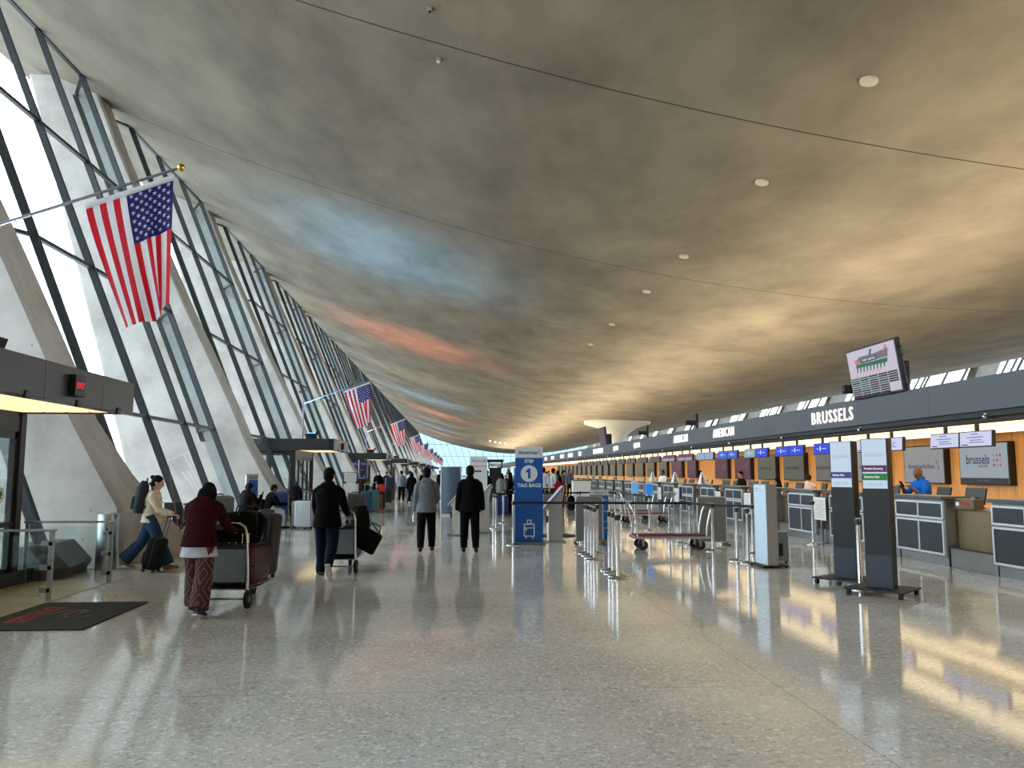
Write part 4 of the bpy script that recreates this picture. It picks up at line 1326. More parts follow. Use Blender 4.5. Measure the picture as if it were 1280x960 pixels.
# ---- window side: information post, banners, rack
t = thing('information_post', 'silver light box post with a blue panel by the leaning column', 'sign', (-6.2, 25.5, 0), .35)
part('pole', MB().cyl((0, 0, .02), (0, 0, .7), .035), M_alu, t, True)
part('base', MB().lathe([(.2, 0), (.2, .02), (0, .03)], 24), M_alu, t)
part('housing', MB().box(-.19, .19, -.07, .07, .64, 1.56, .03), M_alu, t)
part('panel', MB().box(-.10, .17, -.076, -.069, .74, 1.38), mat('post_blue', (30, 72, 130), .4), t)
part('top_plate', MB().box(-.10, .17, -.076, -.069, 1.40, 1.5), M_base, t)
for x, c, lab in ((-6.95, (30, 28, 84), 'tall indigo banner under the second canopy beyond, left of two'), (-6.33, (24, 28, 44), 'tall black banner under the second canopy beyond, right of two')):
    t = thing('banner_stand', lab, 'banner', (x, 56.6, 0), 0, 'tall dark banners')
    part('panel', MB().box(-.27, .27, -.02, .02, .04, 2.42), mat('banner_%d' % c[2], c, .5), t)
    part('edge', MB().box(-.32, -.27, -.03, .03, 0, 2.44), M_white, t)
    part('print', MB().box(-.15, .2, -.022, -.02, 2.1, 2.24).box(-.2, .05, -.022, -.02, 1.75, 1.8).box(-.2, .15, -.022, -.02, 1.35, 1.4), mat('banner_print', (110, 92, 150), .6), t)
    part('base', MB().box(-.3, .3, -.2, .2, 0, .04), M_blackmetal, t)
t = thing('wire_rack', 'white wire rack stand beside the man with the loaded trolley', 'rack', (-4.25, 33.5, 0))
b = MB()
for x in (-.28, .28):
    for y in (-.15, .15):
        b.cyl((x, y, 0), (x, y, 1.62), .014, n=6)
for z in (.3, .75, 1.2, 1.6):
    for y in (-.15, .15):
        b.cyl((-.28, y, z), (.28, y, z), .012, n=6)
    for x in (-.28, .28):
        b.cyl((x, -.15, z), (x, .15, z), .012, n=6)
part('frame', b, M_blackmetal, t)
part('panel', MB().box(-.25, .25, -.01, .01, 1.24, 1.56).box(-.25, .32, -.16, .16, .3, 1.15), M_white, t)
# ================================================================== people
WORK = bpy.data.scenes.new('work')
def remesh(b, voxel, smooth=3):
    me = b.mesh('tmp', None)
    o = bpy.data.objects.new('tmp', me)
    WORK.collection.objects.link(o)
    m = o.modifiers.new('r', 'REMESH')
    m.mode = 'VOXEL'
    m.voxel_size = voxel
    s = o.modifiers.new('s', 'SMOOTH')
    s.factor = .5
    s.iterations = smooth
    with bpy.context.temp_override(scene=WORK, view_layer=WORK.view_layers[0]):
        dg = bpy.context.evaluated_depsgraph_get()
        dg.update()
        out = bpy.data.meshes.new_from_object(o.evaluated_get(dg))
    bpy.data.objects.remove(o)
    bpy.data.meshes.remove(me)
    out.polygons.foreach_set('use_smooth', [True] * len(out.polygons))
    return out

SKIN = {'light': (214, 170, 144), 'tan': (178, 128, 98), 'brown': (116, 78, 58), 'dark': (84, 56, 44)}
def fabric(rgb, rough=.85):
    return mat('fabric_%d_%d_%d' % rgb, rgb, rough, 0, .14, 14, .12, .35)
def D(p, a=0, s=1):
    """direction of a limb hanging down, swung forward by p and outward by a (degrees)"""
    p, a = RT(p), RT(a)
    return V((s * math.sin(a), math.sin(p) * math.cos(a), -math.cos(p) * math.cos(a)))
RT = math.radians

def skeleton(h, P):
    J = {}
    J['hip'] = V((0, 0, 0))
    lean, twist = RT(P.get('lean', 2)), P.get('twist', 0)
    sp = V((0, math.sin(lean), math.cos(lean)))
    J['sp'] = sp
    J['waist'] = V((0, -.005 * h, 0)) + V((0, math.sin(lean * .5), math.cos(lean * .5))) * .10 * h
    J['chest'] = J['waist'] + sp * .105 * h
    J['neck'] = J['chest'] + sp * .085 * h
    hp = RT(P.get('head', 0)) + lean
    J['hd'] = V((0, math.sin(hp), math.cos(hp)))
    J['head'] = J['neck'] + (sp + J['hd']).normalized() * .026 * h + J['hd'] * .060 * h
    for n, s in (('L', -1), ('R', 1)):
        th, kn, ab = (list(P.get('leg' + n, (0, 4))) + [3])[:3]
        J['h' + n] = V((s * .048 * h, 0, 0))
        J['k' + n] = J['h' + n] + D(th, ab, s) * .245 * h
        J['a' + n] = J['k' + n] + D(th - kn, ab * .4, s) * .245 * h
        ft = RT(P.get('foot' + n, 0))
        J['t' + n] = J['a' + n] + V((s * .012 * h, .105 * h * math.cos(ft), -.022 * h + .105 * h * math.sin(ft)))
        J['e_' + n] = J['a' + n] + V((0, -.03 * h * math.cos(ft) , -.024 * h - .03 * h * math.sin(ft)))
        pi, ab, el = (list(P.get('arm' + n, (0, 8, 12))) + [0])[:3]
        inn = P.get('in' + n, 0)
        sh = J['neck'] - sp * .046 * h + V((s * P.get('sw', .102) * h, 0, 0))
        J['s' + n] = sh
        J['el' + n] = sh + D(pi, ab, s) * .172 * h
        J['w' + n] = J['el' + n] + D(pi + el, ab * .5 - inn, s) * .150 * h
        J['fd' + n] = (J['w' + n] - J['el' + n]).normalized()
    low = min(min(J['t' + n].z, J['e_' + n].z) for n in 'LR') - .016 * h
    for k in J:
        if k not in ('sp', 'hd', 'fdL', 'fdR'):
            J[k] = J[k] - V((0, 0, low))
    return J

X_ = (1, 0, 0)
def torso(b, J, h, g=0, low=0, fat=1.0, hem=0, top=True):
    """elliptic loft hip..neck; g grows it for clothing, low extends it below the hips"""
    sp = J['sp']
    path, el = [], []
    if low:
        path += [J['hip'] - V((0, 0, low * h))]
        el += [((.100 + hem) * h * fat + g, (.082 + hem) * h * fat + g)]
    path += [J['hip'] - V((0, 0, .02 * h)), J['waist'], J['chest'], J['neck'] - sp * .045 * h, J['neck'] - sp * .012 * h]
    el += [((.098 if g else .088) * h * fat + g, (.080 if g else .068) * h * fat + g), (.078 * h * fat + g, .060 * h * fat + g), (.092 * h * fat + g, .066 * h * fat + g), (.080 * h + g, .054 * h * fat + g), (.050 * h + g, .040 * h + g)]
    if top:
        path += [J['neck'] + sp * .012 * h]
        el += [(.034 * h + g * .6, .034 * h + g * .6)]
    b.tube(path, 0, 20, el, up=X_)
def legs(b, J, h, g=0, flare=0, end=1.0, wide=0):
    for n in 'LR':
        hp, kn, an = J['h' + n], J['k' + n], J['a' + n]
        a = kn.lerp(an, .35)
        e = kn.lerp(an, end)
        b.tube([hp + V((0, 0, .04 * h)), hp.lerp(kn, .25), kn, a, e], [.052 * h + g, .050 * h + g + wide * .5, .034 * h + g + wide, .033 * h + g + wide + flare * .3, .022 * h + g + wide + flare], 14)
    b.ball(J['hip'] + V((0, 0, .01 * h)), .086 * h + g, .068 * h + g, .06 * h + g, 14)
def arms(b, J, h, g=0, end=1.0, sides='LR'):
    for n in sides:
        s, e, w = J['s' + n], J['el' + n], J['w' + n]
        nk = J['neck'] - J['sp'] * .022 * h
        c = nk.lerp(s, .22)
        m = nk.lerp(s, .72) + J['sp'] * .002 * h
        s2 = s.lerp(e, .10).lerp(nk, .04)
        b.tube([c, m, s2, s.lerp(e, .5), e, e.lerp(w, .5), e.lerp(w, end)], [.026 * h + g, .031 * h + g, .034 * h + g, .030 * h + g, .025 * h + g, .024 * h + g, .018 * h + g], 12)
def hands(b, J, h, P):
    for n, s in (('L', -1), ('R', 1)):
        w, d = J['w' + n], J['fd' + n]
        side = V((0, 0, 1)).cross(d) if abs(d.z) < .8 else V((s, 0, 0))
        pn = (side - d * side.dot(d)).normalized() * (-s if abs(d.z) >= .8 else 1)       # palm towards the body
        if abs(d.z) < .8:
            pn = V((0, 0, -1)) - d * (-d.z)
            pn.normalize()
        ac = d.cross(pn).normalized()
        if ac.y < 0 and abs(d.z) >= .8:
            ac = -ac
        if abs(d.z) < .8 and ac.x * s > 0:
            ac = -ac
        curl = P.get('curl', .5)
        k = h / 1.75
        palm = w + d * .05 * k
        b.tube([w - d * .01, w + d * .03 * k, w + d * .085 * k], 0, 10, [(.024 * k, .018 * k), (.036 * k, .014 * k), (.040 * k, .013 * k)], up=ac)
        for i, (o, ln) in enumerate(((.030, .066), (.010, .076), (-.010, .070), (-.029, .054))):
            p0 = w + d * .078 * k + ac * o * k
            d1 = (d * math.cos(curl) + pn * math.sin(curl)).normalized()
            d2 = (d * math.cos(curl * 2.4) + pn * math.sin(curl * 2.4)).normalized()
            p1 = p0 + d1 * ln * .52 * k
            b.tube([p0, p1, p1 + d2 * ln * .5 * k], [.0095 * k, .0088 * k, .0075 * k], 7)
        t0 = w + d * .022 * k + ac * .030 * k
        t1 = t0 + (d * .7 + ac * .6 + pn * .25).normalized() * .04 * k
        b.tube([t0, t1, t1 + (d * .85 + ac * .1 + pn * .45).normalized() * .034 * k], [.0115 * k, .010 * k, .008 * k], 7)
def headrot(J):
    z = J['hd']
    x = V(X_)
    y = z.cross(x).normalized()
    return Matrix((x, y, z)).transposed()
def head(b, J, h, yaw=0):
    R = headrot(J) @ Matrix.Rotation(yaw, 3, 'Z')
    k = h / 1.75 * 1.07
    c = J['head']
    T = lambda x, y, z: c + R @ V((x * k, y * k, z * k))
    b.ball(c + R @ V((0, -.008 * k, .018 * k)), .074 * k, .094 * k, .092 * k, 18, R)
    b.ball(T(0, .022, -.045), .058 * k, .068 * k, .070 * k, 14, R)
    b.ball(T(0, .06, -.088), .026 * k, .024 * k, .024 * k, 10, R)                  # chin
    b.tube([T(0, .085, .012), T(0, .106, -.024), T(0, .086, -.034)], [.010 * k, .016 * k, .012 * k], 8)   # nose
    b.ball(T(0, .086, -.058), .026 * k, .010 * k, .007 * k, 8, R)                    # lips
    b.ball(T(0, .084, -.068), .022 * k, .009 * k, .007 * k, 8, R)
    for s in (-1, 1):
        b.ball(T(s * .076, -.005, -.015), .012 * k, .020 * k, .032 * k, 8, R)        # ears
        b.ball(T(s * .030, .080, .022), .024 * k, .012 * k, .008 * k, 8, R)          # brows
    b.tube([J['neck'] - J['sp'] * .03 * h, J['neck'] + J['sp'] * .02 * h, c - R @ V((0, .01 * k, .06 * k))], [.040 * h, .033 * h, .034 * h], 12)
    return R, T, k

def person(label, loc, rz, h, P, top, bottom, hair=('short', (24, 20, 19)), skin='tan', shoes=(30, 30, 32), voxel=.012, hem=.06, fat=1.0, group=None, flare=0, wide=0, bmat=None, long=0, hood=None, collar=None, shirt=None, sleeve=1.0, yaw=0, sole=None, extra=None, cols=None):
    t = thing('person', label, 'person', (loc[0], loc[1], loc[2] if len(loc) > 2 else 0), rz, group)
    J = skeleton(h, P)
    sk = mat('skin_' + skin, SKIN[skin], .55, 0, .05, 30)
    near = voxel <= .008
    b = MB()
    torso(b, J, h, 0, 0, fat)
    legs(b, J, h)
    arms(b, J, h)
    hands(b, J, h, P)
    R, T, k = head(b, J, h, yaw)
    for n in 'LR':
        b.tube([J['e_' + n], J['a' + n].lerp(J['e_' + n], .2), J['t' + n]], [.018 * h, .022 * h, .012 * h], 8)
    o = link('body', remesh(b, voxel, 2), t)
    o.data.materials.append(sk)
    # eyes
    for s in (-1, 1):
        part('eye', MB().ball(T(s * .030, .083, .004), .011 * k, .008 * k, .007 * k, 8, R), mat('eye_dark', (38, 30, 28), .3), t, True)
    # trousers / skirt
    b = MB()
    if bottom[0] == 'skirt':
        b.tube([J['hip'] + V((0, 0, .08 * h)), J['hip'] - V((0, 0, .02 * h)), J['hip'] - V((0, 0, bottom[2] * h))], 0, 20, [(.08 * h + .012, .062 * h + .012), (.095 * h + .014, .08 * h + .014), (.13 * h, .12 * h)], up=X_)
    else:
        legs(b, J, h, .016 + (.006 if not near else 0), flare, 1.0 if bottom[0] == 'long' else .3, wide)
    o = link('skirt' if bottom[0] == 'skirt' else 'trousers', remesh(b, voxel * 1.1), t)
    o.data.materials.append(bmat or fabric(bottom[1]))
    # shirt hem under the jacket
    if shirt:
        b = MB()
        b.tube([J['hip'] - V((0, 0, .118 * h)), J['hip'], J['waist']], 0, 22, [(.120 * h + .022, .098 * h + .024), (.098 * h + .012, .076 * h + .014), (.085 * h, .065 * h)], up=X_)
        o = link('shirt', remesh(b, voxel), t)
        o.data.materials.append(fabric(shirt))
    # jacket or shirt
    b = MB()
    torso(b, J, h, .026, max(hem, .001), fat, .004 + long)
    arms(b, J, h, .017, .97 * sleeve if sleeve == 1.0 else sleeve)
    if hood:
        nb = J['neck'] + V((0, -.048 * h, -.012 * h))
        b.ball(nb + V((0, -.004 * h, .004 * h)), .072 * h, .036 * h, .042 * h, 14)
        b.ball(nb + V((0, -.010 * h, -.032 * h)), .058 * h, .030 * h, .048 * h, 12)
    if collar or hood:
        b.tube([J['neck'] - J['sp'] * .01 * h, J['neck'] + J['sp'] * .035 * h], [.05 * h, .042 * h], 14)
    o = link('jacket' if (hood or collar or long or hem > .07) else 'shirt', remesh(b, voxel), t)
    o.data.materials.append(fabric(top))
    if collar and collar != True:
        o = part('collar', MB().tube([J['neck'], J['neck'] + J['sp'] * .047 * h], [.046 * h, .038 * h], 16), fabric(collar), t, True)
    # hair
    st, hc = hair
    if st != 'none':
        b = MB()
        b.ball(c_ := T(0, -.018, .030), .082 * k, .096 * k, .090 * k, 18, R)
        if st == 'short':
            b.ball(T(0, -.042, -.022), .074 * k, .064 * k, .080 * k, 14, R)
        else:
            b.ball(T(0, -.045, -.02), .078 * k, .066 * k, .085 * k, 14, R)
        if st == 'long':
            b.tube([T(0, -.03, .03), T(0, -.068, -.06), J['neck'] + V((0, -.055 * h, -.02 * h)), J['neck'] + V((0, -.062 * h, -.10 * h))], 0, 14, [(.07 * k, .05 * k), (.085 * k, .045 * k), (.088 * k, .034 * k), (.06 * k, .018 * k)], up=X_)
            for s in (-1, 1):
                b.tube([T(s * .06, -.01, .04), T(s * .085, .0, -.05), J['neck'] + V((s * .05 * h, .0, -.03 * h))], [.03 * k, .034 * k, .026 * k], 8)
        if st == 'bun':
            b.ball(T(0, -.115, .055), .040 * k, .036 * k, .036 * k, 12, R)
        o = link('hair', remesh(b, min(voxel, .012), 2), t)
        o.data.materials.append(mat('hair_%d_%d_%d' % hc, tuple(int(x_ * .62) for x_ in hc), .75, 0, .3, 60, .12))
    # shoes
    for n in 'LR':
        b = MB()
        e, a, to = J['e_' + n], J['a' + n], J['t' + n]
        up = V((0, 0, 1))
        f = (to - e).normalized()
        b.tube([e - f * .012 * h, e.lerp(to, .25), e.lerp(to, .6), to + f * .012 * h], 0, 12, [(.021 * h, .020 * h), (.025 * h, .024 * h), (.027 * h, .019 * h), (.016 * h, .012 * h)], up=X_)
        b.tube([e.lerp(to, .2), a + V((0, 0, .005 * h))], [.024 * h, .026 * h], 10)
        o = link('shoe', remesh(b, min(voxel, .012), 2), t)
        o.data.materials.append(mat('shoe_%d_%d_%d' % shoes, shoes, .5))
        if sole:
            nrm = f.cross(V(X_))
            if nrm.z > 0:
                nrm = -nrm
            part('sole', MB().tube([e - f * .02 * h, e.lerp(to, .5), to + f * .018 * h], 0, 12, [(.02 * h, .007 * h), (.028 * h, .006 * h), (.017 * h, .005 * h)], up=X_).rot(Matrix.Translation(nrm * .017 * h)), mat('sole_%d' % sole[0], sole, .6), o, True)
    return t, J

def world(t, p):
    return Matrix.Translation(t.location) @ Matrix.Rotation(t.rotation_euler.z, 4, 'Z') @ p
WALK_L = dict(legL=(24, 8), legR=(-16, 16), footR=-28, armL=(-14, 7, 18), armR=(16, 7, 22))
WALK_R = dict(legR=(22, 8), legL=(-16, 16), footL=-28, armR=(-14, 7, 18), armL=(16, 7, 22))
STAND = dict(legL=(2, 4), legR=(-2, 3), armL=(4, 9, 16), armR=(2, 9, 14))
SIT = dict(legL=(84, 82), legR=(80, 78), armL=(30, 10, 60), armR=(30, 10, 60), lean=14, head=14)
def pants_pattern():
    m, nt, p = nodes('patterned_cloth')
    L, N = nt.links.new, nt.nodes.new
    tc = N('ShaderNodeTexCoord')
    mp = N('ShaderNodeMapping')
    mp.inputs['Scale'].default_value = (9, 2.5, 6)
    mp.inputs['Rotation'].default_value = (0, 0, 0)
    L(tc.outputs['Object'], mp.inputs[0])
    ck = N('ShaderNodeTexVoronoi')
    ck.distance = 'MANHATTAN'
    ck.inputs['Scale'].default_value = .55
    ck.inputs['Randomness'].default_value = .12
    L(mp.outputs[0], ck.inputs['Vector'])
    ml = N('ShaderNodeMath'); ml.operation = 'MULTIPLY'; ml.inputs[1].default_value = 3.4
    fr = N('ShaderNodeMath'); fr.operation = 'FRACT'
    L(ck.outputs['Distance'], ml.inputs[0]); L(ml.outputs[0], fr.inputs[0])
    r = N('ShaderNodeValToRGB')
    r.color_ramp.interpolation = 'CONSTANT'
    e = r.color_ramp.elements
    e[0].position, e[0].color = 0, hexc(84, 46, 44)
    e[1].position, e[1].color = .3, hexc(52, 40, 50)
    for q, c in ((.5, (150, 116, 94)), (.62, (96, 58, 52)), (.8, (62, 34, 36))):
        x = e.new(q); x.color = hexc(*c)
    L(fr.outputs[0], r.inputs[0])
    L(r.outputs['Color'], p.inputs['Base Color'])
    p.inputs['Roughness'].default_value = .9
    return m
# ---- luggage
def suitcase(label, loc, rz, w, d, h, rgb, tilt=(0, 0), handle=.0, group=None, ribs=True, soft=False, rough=.4, wheels=True, lie=False):
    """upright case: w along x, d along y; tilt = rotation about x, y; handle = length pulled out"""
    t = thing('suitcase', label, 'suitcase', loc, rz, group)
    t.rotation_euler.x, t.rotation_euler.y = tilt
    m = fabric(rgb, .8) if soft else mat('case_%d_%d_%d' % rgb, rgb, rough, 0, .05, 8)
    z0 = .05 if wheels else 0
    b = MB().box(-w / 2, w / 2, -d / 2, d / 2, z0, h, min(w, d) * .22, seg=3)
    if ribs and not soft:
        n = max(4, int(w / .07))
        for i in range(n):
            x = -w * .38 + w * .76 * i / (n - 1)
            for s in (-1, 1):
                b.box(x - .012, x + .012, s * d / 2 - .008, s * d / 2 + .008, z0 + h * .1, h * .92, .004)
    part('shell', b, m, t, True)
    part('zip_band', MB().box(-w / 2 - .003, w / 2 + .003, -.012, .012, z0 + .03, h - .02, .004).box(-w * .4, w * .4, -.014, .014, h - .01, h + .004, .003), M_black, t)
    if soft:
        part('front_pocket', MB().box(-w * .38, w * .38, -d / 2 - .03, -d / 2 + .02, z0 + h * .12, h * .58, .018, seg=3), m, t, True)
    part('side_handle', MB().tube([(-.07, 0, h - .005), (-.06, 0, h + .022), (.06, 0, h + .022), (.07, 0, h - .005)], .009, 8), M_black, t)
    if handle:
        part('pull_handle', MB().cyl((-w * .22, d * .3, h - .02), (-w * .22, d * .3, h + handle), .007, n=8).cyl((w * .22, d * .3, h - .02), (w * .22, d * .3, h + handle), .007, n=8).box(-w * .27, w * .27, d * .3 - .014, d * .3 + .014, h + handle, h + handle + .03, .008), M_alu if not soft else M_black, t)
    if wheels:
        for sx in (-1, 1):
            for sy in (-1, 1):
                part('wheel', MB().cyl((sx * w * .38 - .012, sy * d * .32, .027), (sx * w * .38 + .012, sy * d * .32, .027), .027, n=12).box(sx * w * .38 - .018, sx * w * .38 + .018, sy * d * .32 - .015, sy * d * .32 + .015, .03, .075), M_rubber, t)
    return t
def bag(label, loc, rz, w, d, h, rgb, kind='duffel', tilt=(0, 0), name='bag', cat='bag'):
    t = thing(name, label, cat, loc, rz)
    t.rotation_euler.x, t.rotation_euler.y = tilt
    b = MB()
    if kind == 'duffel':
        b.tube([(-w / 2, 0, h * .46), (-w * .42, 0, h * .48), (0, 0, h * .5), (w * .42, 0, h * .48), (w / 2, 0, h * .46)], 0, 16, [(d * .34, h * .34), (d * .48, h * .46), (d * .5, h * .5), (d * .48, h * .46), (d * .34, h * .34)], up=(0, 1, 0))
        part('body', b, fabric(rgb), t, True)
        for s in (-1, 1):
            part('strap', MB().tube([(-w * .2, s * d * .3, h * .8), (-w * .14, s * d * .22, h * 1.12), (w * .14, s * d * .22, h * 1.12), (w * .2, s * d * .3, h * .8)], .012, 8), M_belt, t, True)
        part('end_patch', MB().box(w * .25, w * .29, -d * .49, d * .49, h * .2, h * .98, .01), M_belt, t)
    elif kind == 'backpack':
        b.tube([(0, 0, 0), (0, 0, h * .1), (0, 0, h * .5), (0, 0, h * .85), (0, 0, h)], 0, 18, [(w * .36, d * .34), (w * .47, d * .46), (w * .5, d * .5), (w * .44, d * .42), (w * .22, d * .2)], up=X_)
        part('body', b, fabric(rgb), t, True)
        part('front_pocket', MB().box(-w * .34, w * .34, -d * .62, -d * .3, h * .1, h * .5, .03, seg=3), fabric(rgb), t, True)
        for s in (-1, 1):
            part('strap', MB().tube([(s * w * .25, d * .34, h * .9), (s * w * .32, d * .62, h * .98), (s * w * .34, d * 1.02, h * .72), (s * w * .36, d * .86, h * .36), (s * w * .34, d * .42, h * .14)], .016, 8), fabric(rgb), t, True)
        part('top_loop', MB().tube([(-.05, d * .2, h * .97), (-.03, d * .2, h + .05), (.03, d * .2, h + .05), (.05, d * .2, h * .97)], .008, 6), M_belt, t, True)
    else:                                   # soft tote
        b.box(-w / 2, w / 2, -d / 2, d / 2, 0, h, min(w, d, h) * .25, seg=3)
        part('body', b, fabric(rgb), t, True)
        part('strap', MB().tube([(-w * .3, 0, h * .95), (-w * .2, 0, h * 1.3), (w * .2, 0, h * 1.3), (w * .3, 0, h * .95)], .012, 8), M_belt, t, True)
        part('flap', MB().box(-w * .46, w * .46, -d * .56, -d * .4, h * .5, h * .93, .012), fabric(rgb), t)
    return t
M_panel = mat('trolley_panel', (112, 122, 128), .5, 0, .04)
def trolley(label, loc, rz):
    """push trolley: rolls towards local +y, rear axle at the origin"""
    t = thing('luggage_trolley', label, 'trolley', loc, rz, 'push trolleys')
    for s in (-1, 1):
        part('side_frame', MB().tube([(s * .29, .02, .13), (s * .29, -.02, .55), (s * .285, -.05, .86), (s * .26, -.06, .96), (s * .20, -.065, 1.0), (0, -.065, 1.005)], .017, 10), M_chrome, t, True)
        part('deck_rail', MB().tube([(s * .27, .0, .22), (s * .27, .5, .20), (s * .2, 1.25, .18)], .016, 8), M_chrome, t, True)
        w = part('rear_wheel', MB().cyl((s * .30 - .022, 0, .105), (s * .30 + .022, 0, .105), .105, n=24), M_rubber, t, True)
        part('hub', MB().cyl((s * .30 - .027, 0, .105), (s * .30 + .027, 0, .105), .04, n=14), M_steel, w)
    part('front_wheel', MB().cyl((-.02, 1.12, .08), (.02, 1.12, .08), .08, n=20), M_rubber, t, True)
    for x_, y_, z_ in ((.3, 0, .105), (.27, .5, .2), (.2, 1.25, .18)):
        part('axle', MB().cyl((-x_, y_, z_), (x_, y_, z_), .013, n=8), M_steel, t)
    part('deck', MB().box(-.25, .25, .0, 1.24, .21, .225, .004), M_steel, t)
    part('front_panel', MB().box(-.265, .265, -.012, .004, .30, .70, .01), M_panel, t)
    part('panel_border', MB().box(-.265, .265, -.018, -.008, .695, .73), M_black, t)
    bk = MB()
    for z in (.76, .86):
        bk.tube([(-.28, -.03, z), (-.26, .16, z), (.26, .16, z), (.28, -.03, z)], .006, 6)
    for i in range(7):
        x = -.24 + .08 * i
        bk.tube([(x, -.02, .75), (x, .15, .75), (x, .155, .87)], .004, 5)
    part('wire_basket', bk, M_chrome, t, True)
    return t

# ---- the woman with the backpack, walking to the right
P = dict(WALK_R, legR=(26, 6), legL=(-22, 20), footL=-30, armR=(28, 4, 46), armL=(10, 6, 30), lean=7, head=12, curl=.9)
w1, J1 = person('woman in a cream sweater and blue jeans walking with a backpack', (-5.12, 14.30), -PI / 2 + .1, 1.66, P, (222, 208, 186), ('long', (44, 72, 104)), ('bun', (40, 28, 22)), 'light', (170, 128, 100), .007, .03, wide=.014, flare=.05, yaw=0)
bp = bag('dark slate backpack on the back of the woman in the cream sweater', (0, 0, 0), 0, .36, .2, .54, (62, 68, 78), 'backpack', name='backpack', cat='backpack')
q = world(w1, J1['waist'] + V((0, -.21, -.06)))
bp.location, bp.rotation_euler = q, (-.14, 0, w1.rotation_euler.z)
q = world(w1, J1['wR'] + J1['fdR'] * .10)
sc_ = suitcase('black soft suitcase pulled by the woman in the cream sweater', (-4.96, 13.92, 0), -PI / 2, .34, .24, .56, (28, 30, 34), (-.22, 0), 0, None, False, True)
part('pull_handle', MB().cyl((-.08, .07, .54), (-.08, .07, .92), .008, n=8).cyl((.08, .07, .54), (.08, .07, .92), .008, n=8).box(-.1, .1, .055, .085, .91, .945, .008), M_black, sc_)

# ---- the woman in maroon with her trolley
P = dict(legL=(20, 10), legR=(-12, 12), footR=-16, armL=(34, 8, 34), armR=(36, 10, 30), lean=20, head=34, curl=1.0)
w2, J2 = person('woman in a maroon hooded jacket pushing a loaded trolley', (-2.93, 9.72), -.06, 1.60, P, (54, 10, 20), ('long', (80, 50, 48)), ('long', (18, 16, 18)), 'tan', (38, 44, 62), .007, .045, 1.12, hood=1, shirt=(206, 210, 220), bmat=pants_pattern(), wide=.026, flare=.035, sole=(222, 222, 218))
tr1 = trolley('push trolley with a grey panel, pushed by the woman in maroon', (-2.78, 10.22, 0), -.08)
suitcase('maroon hard suitcase lying flat on the trolley of the woman in maroon', (-2.76, 10.36, .47), -.08, .60, .48, .78, (66, 11, 20), (-PI / 2, 0), 0, None, True, wheels=False)
for o_ in ():
    pass
suitcase('tall charcoal suitcase upright on the front of the trolley of the woman in maroon', (-2.62, 11.30, .225), -.3, .42, .27, .86, (18, 21, 22), (.02, .10), 0, None, True)
suitcase('grey hard case standing on the maroon suitcase behind the trolley handle', (-3.0, 10.62, .72), .25, .40, .22, .60, (112, 116, 114), (0, 0), .0, None, True, wheels=False)
bag('large black duffel bag on top of the maroon suitcase', (-2.66, 10.6, .72), .5, .46, .32, .42, (11, 11, 13))
bag('small black bag in the wire basket of the trolley of the woman in maroon', (-2.78, 10.29, .77), 0, .36, .14, .16, (13, 13, 14), 'tote')

# ---- the man in black with his trolley
P = dict(legL=(18, 4), legR=(-20, 34), footR=-62, armL=(30, 8, 30), armR=(30, 9, 30), lean=6, head=2, curl=1.0)
w3, J3 = person('man in a black jacket and navy jeans pushing a trolley', (-1.99, 13.02), -.03, 1.77, P, (4, 4, 6), ('long', (14, 22, 44)), ('short', (18, 17, 18)), 'tan', (60, 60, 62), .007, .075, 1.10, collar=True, hood=1, sole=(200, 200, 196), wide=.012)
trolley('push trolley with a grey panel, pushed by the man in black', (-1.90, 13.56, 0), -.06)
suitcase('dark suitcase lying on the trolley of the man in black', (-1.86, 13.7, .45), -.06, .5, .44, .74, (22, 24, 25), (-PI / 2, 0), 0, None, True, wheels=False)
suitcase('grey green slim suitcase upright on the trolley of the man in black', (-1.72, 13.98, .68), .3, .34, .2, .58, (84, 92, 90), (0, .08), 0, None, True, wheels=False)
sat = bag('black satchel hanging off the right side of the trolley of the man in black', (-1.52, 13.76, .34), .1, .36, .18, .36, (13, 13, 14), 'tote', (0, .5))
part('shoulder_strap', MB().tube([(-.14, 0, .34), (-.38, 0, .58), (-.36, .02, .60), (.12, 0, .35)], .009, 7), M_belt, sat, True)
bag('black rucksack standing on the trolley of the man in black', (-1.56, 13.78, .46), .2, .30, .22, .6, (16, 17, 18), 'backpack', name='backpack', cat='backpack')

# ---- the two men walking away
P = dict(legL=(-8, 8), legR=(14, 10), footL=-8, armL=(-4, 9, 26), armR=(12, 9, 50), inR=18, lean=3, curl=.8)
w4, J4 = person('man in a light grey hooded jacket and dark trousers walking away', (-.60, 17.05), .04, 1.76, P, (104, 112, 118), ('long', (10, 11, 18)), ('short', (20, 19, 20)), 'tan', (22, 22, 24), .007, .075, 1.06, hood=1, wide=.012)
b = MB().lathe([(.03, 0), (.034, .03), (.034, .11), (.014, .14), (.014, .16), (0, .16)], 14)
q = world(w4, J4['wL'] + J4['fdL'] * .09)
o = thing('water_bottle', 'small clear bottle in the left hand of the man in grey', 'bottle', (q.x, q.y - .03, q.z - .14))
part('body', b, mat('bottle_plastic', (214, 222, 228), .15), o, True)
part('cap', MB().cyl((0, 0, .155), (0, 0, .178), .015), M_white, o)
P = dict(legL=(6, 4), legR=(-6, 8), footR=-6, armL=(4, 9, 14), armR=(2, 11, 16), lean=1, curl=.7)
w5, J5 = person('man in a black suit with a white collar walking away', (.29, 17.0), .02, 1.80, P, (4, 5, 9), ('long', (4, 5, 10)), ('short', (26, 22, 20)), 'light', (16, 16, 18), .007, .085, 1.06, collar=(226, 228, 232), long=.004, wide=.012)

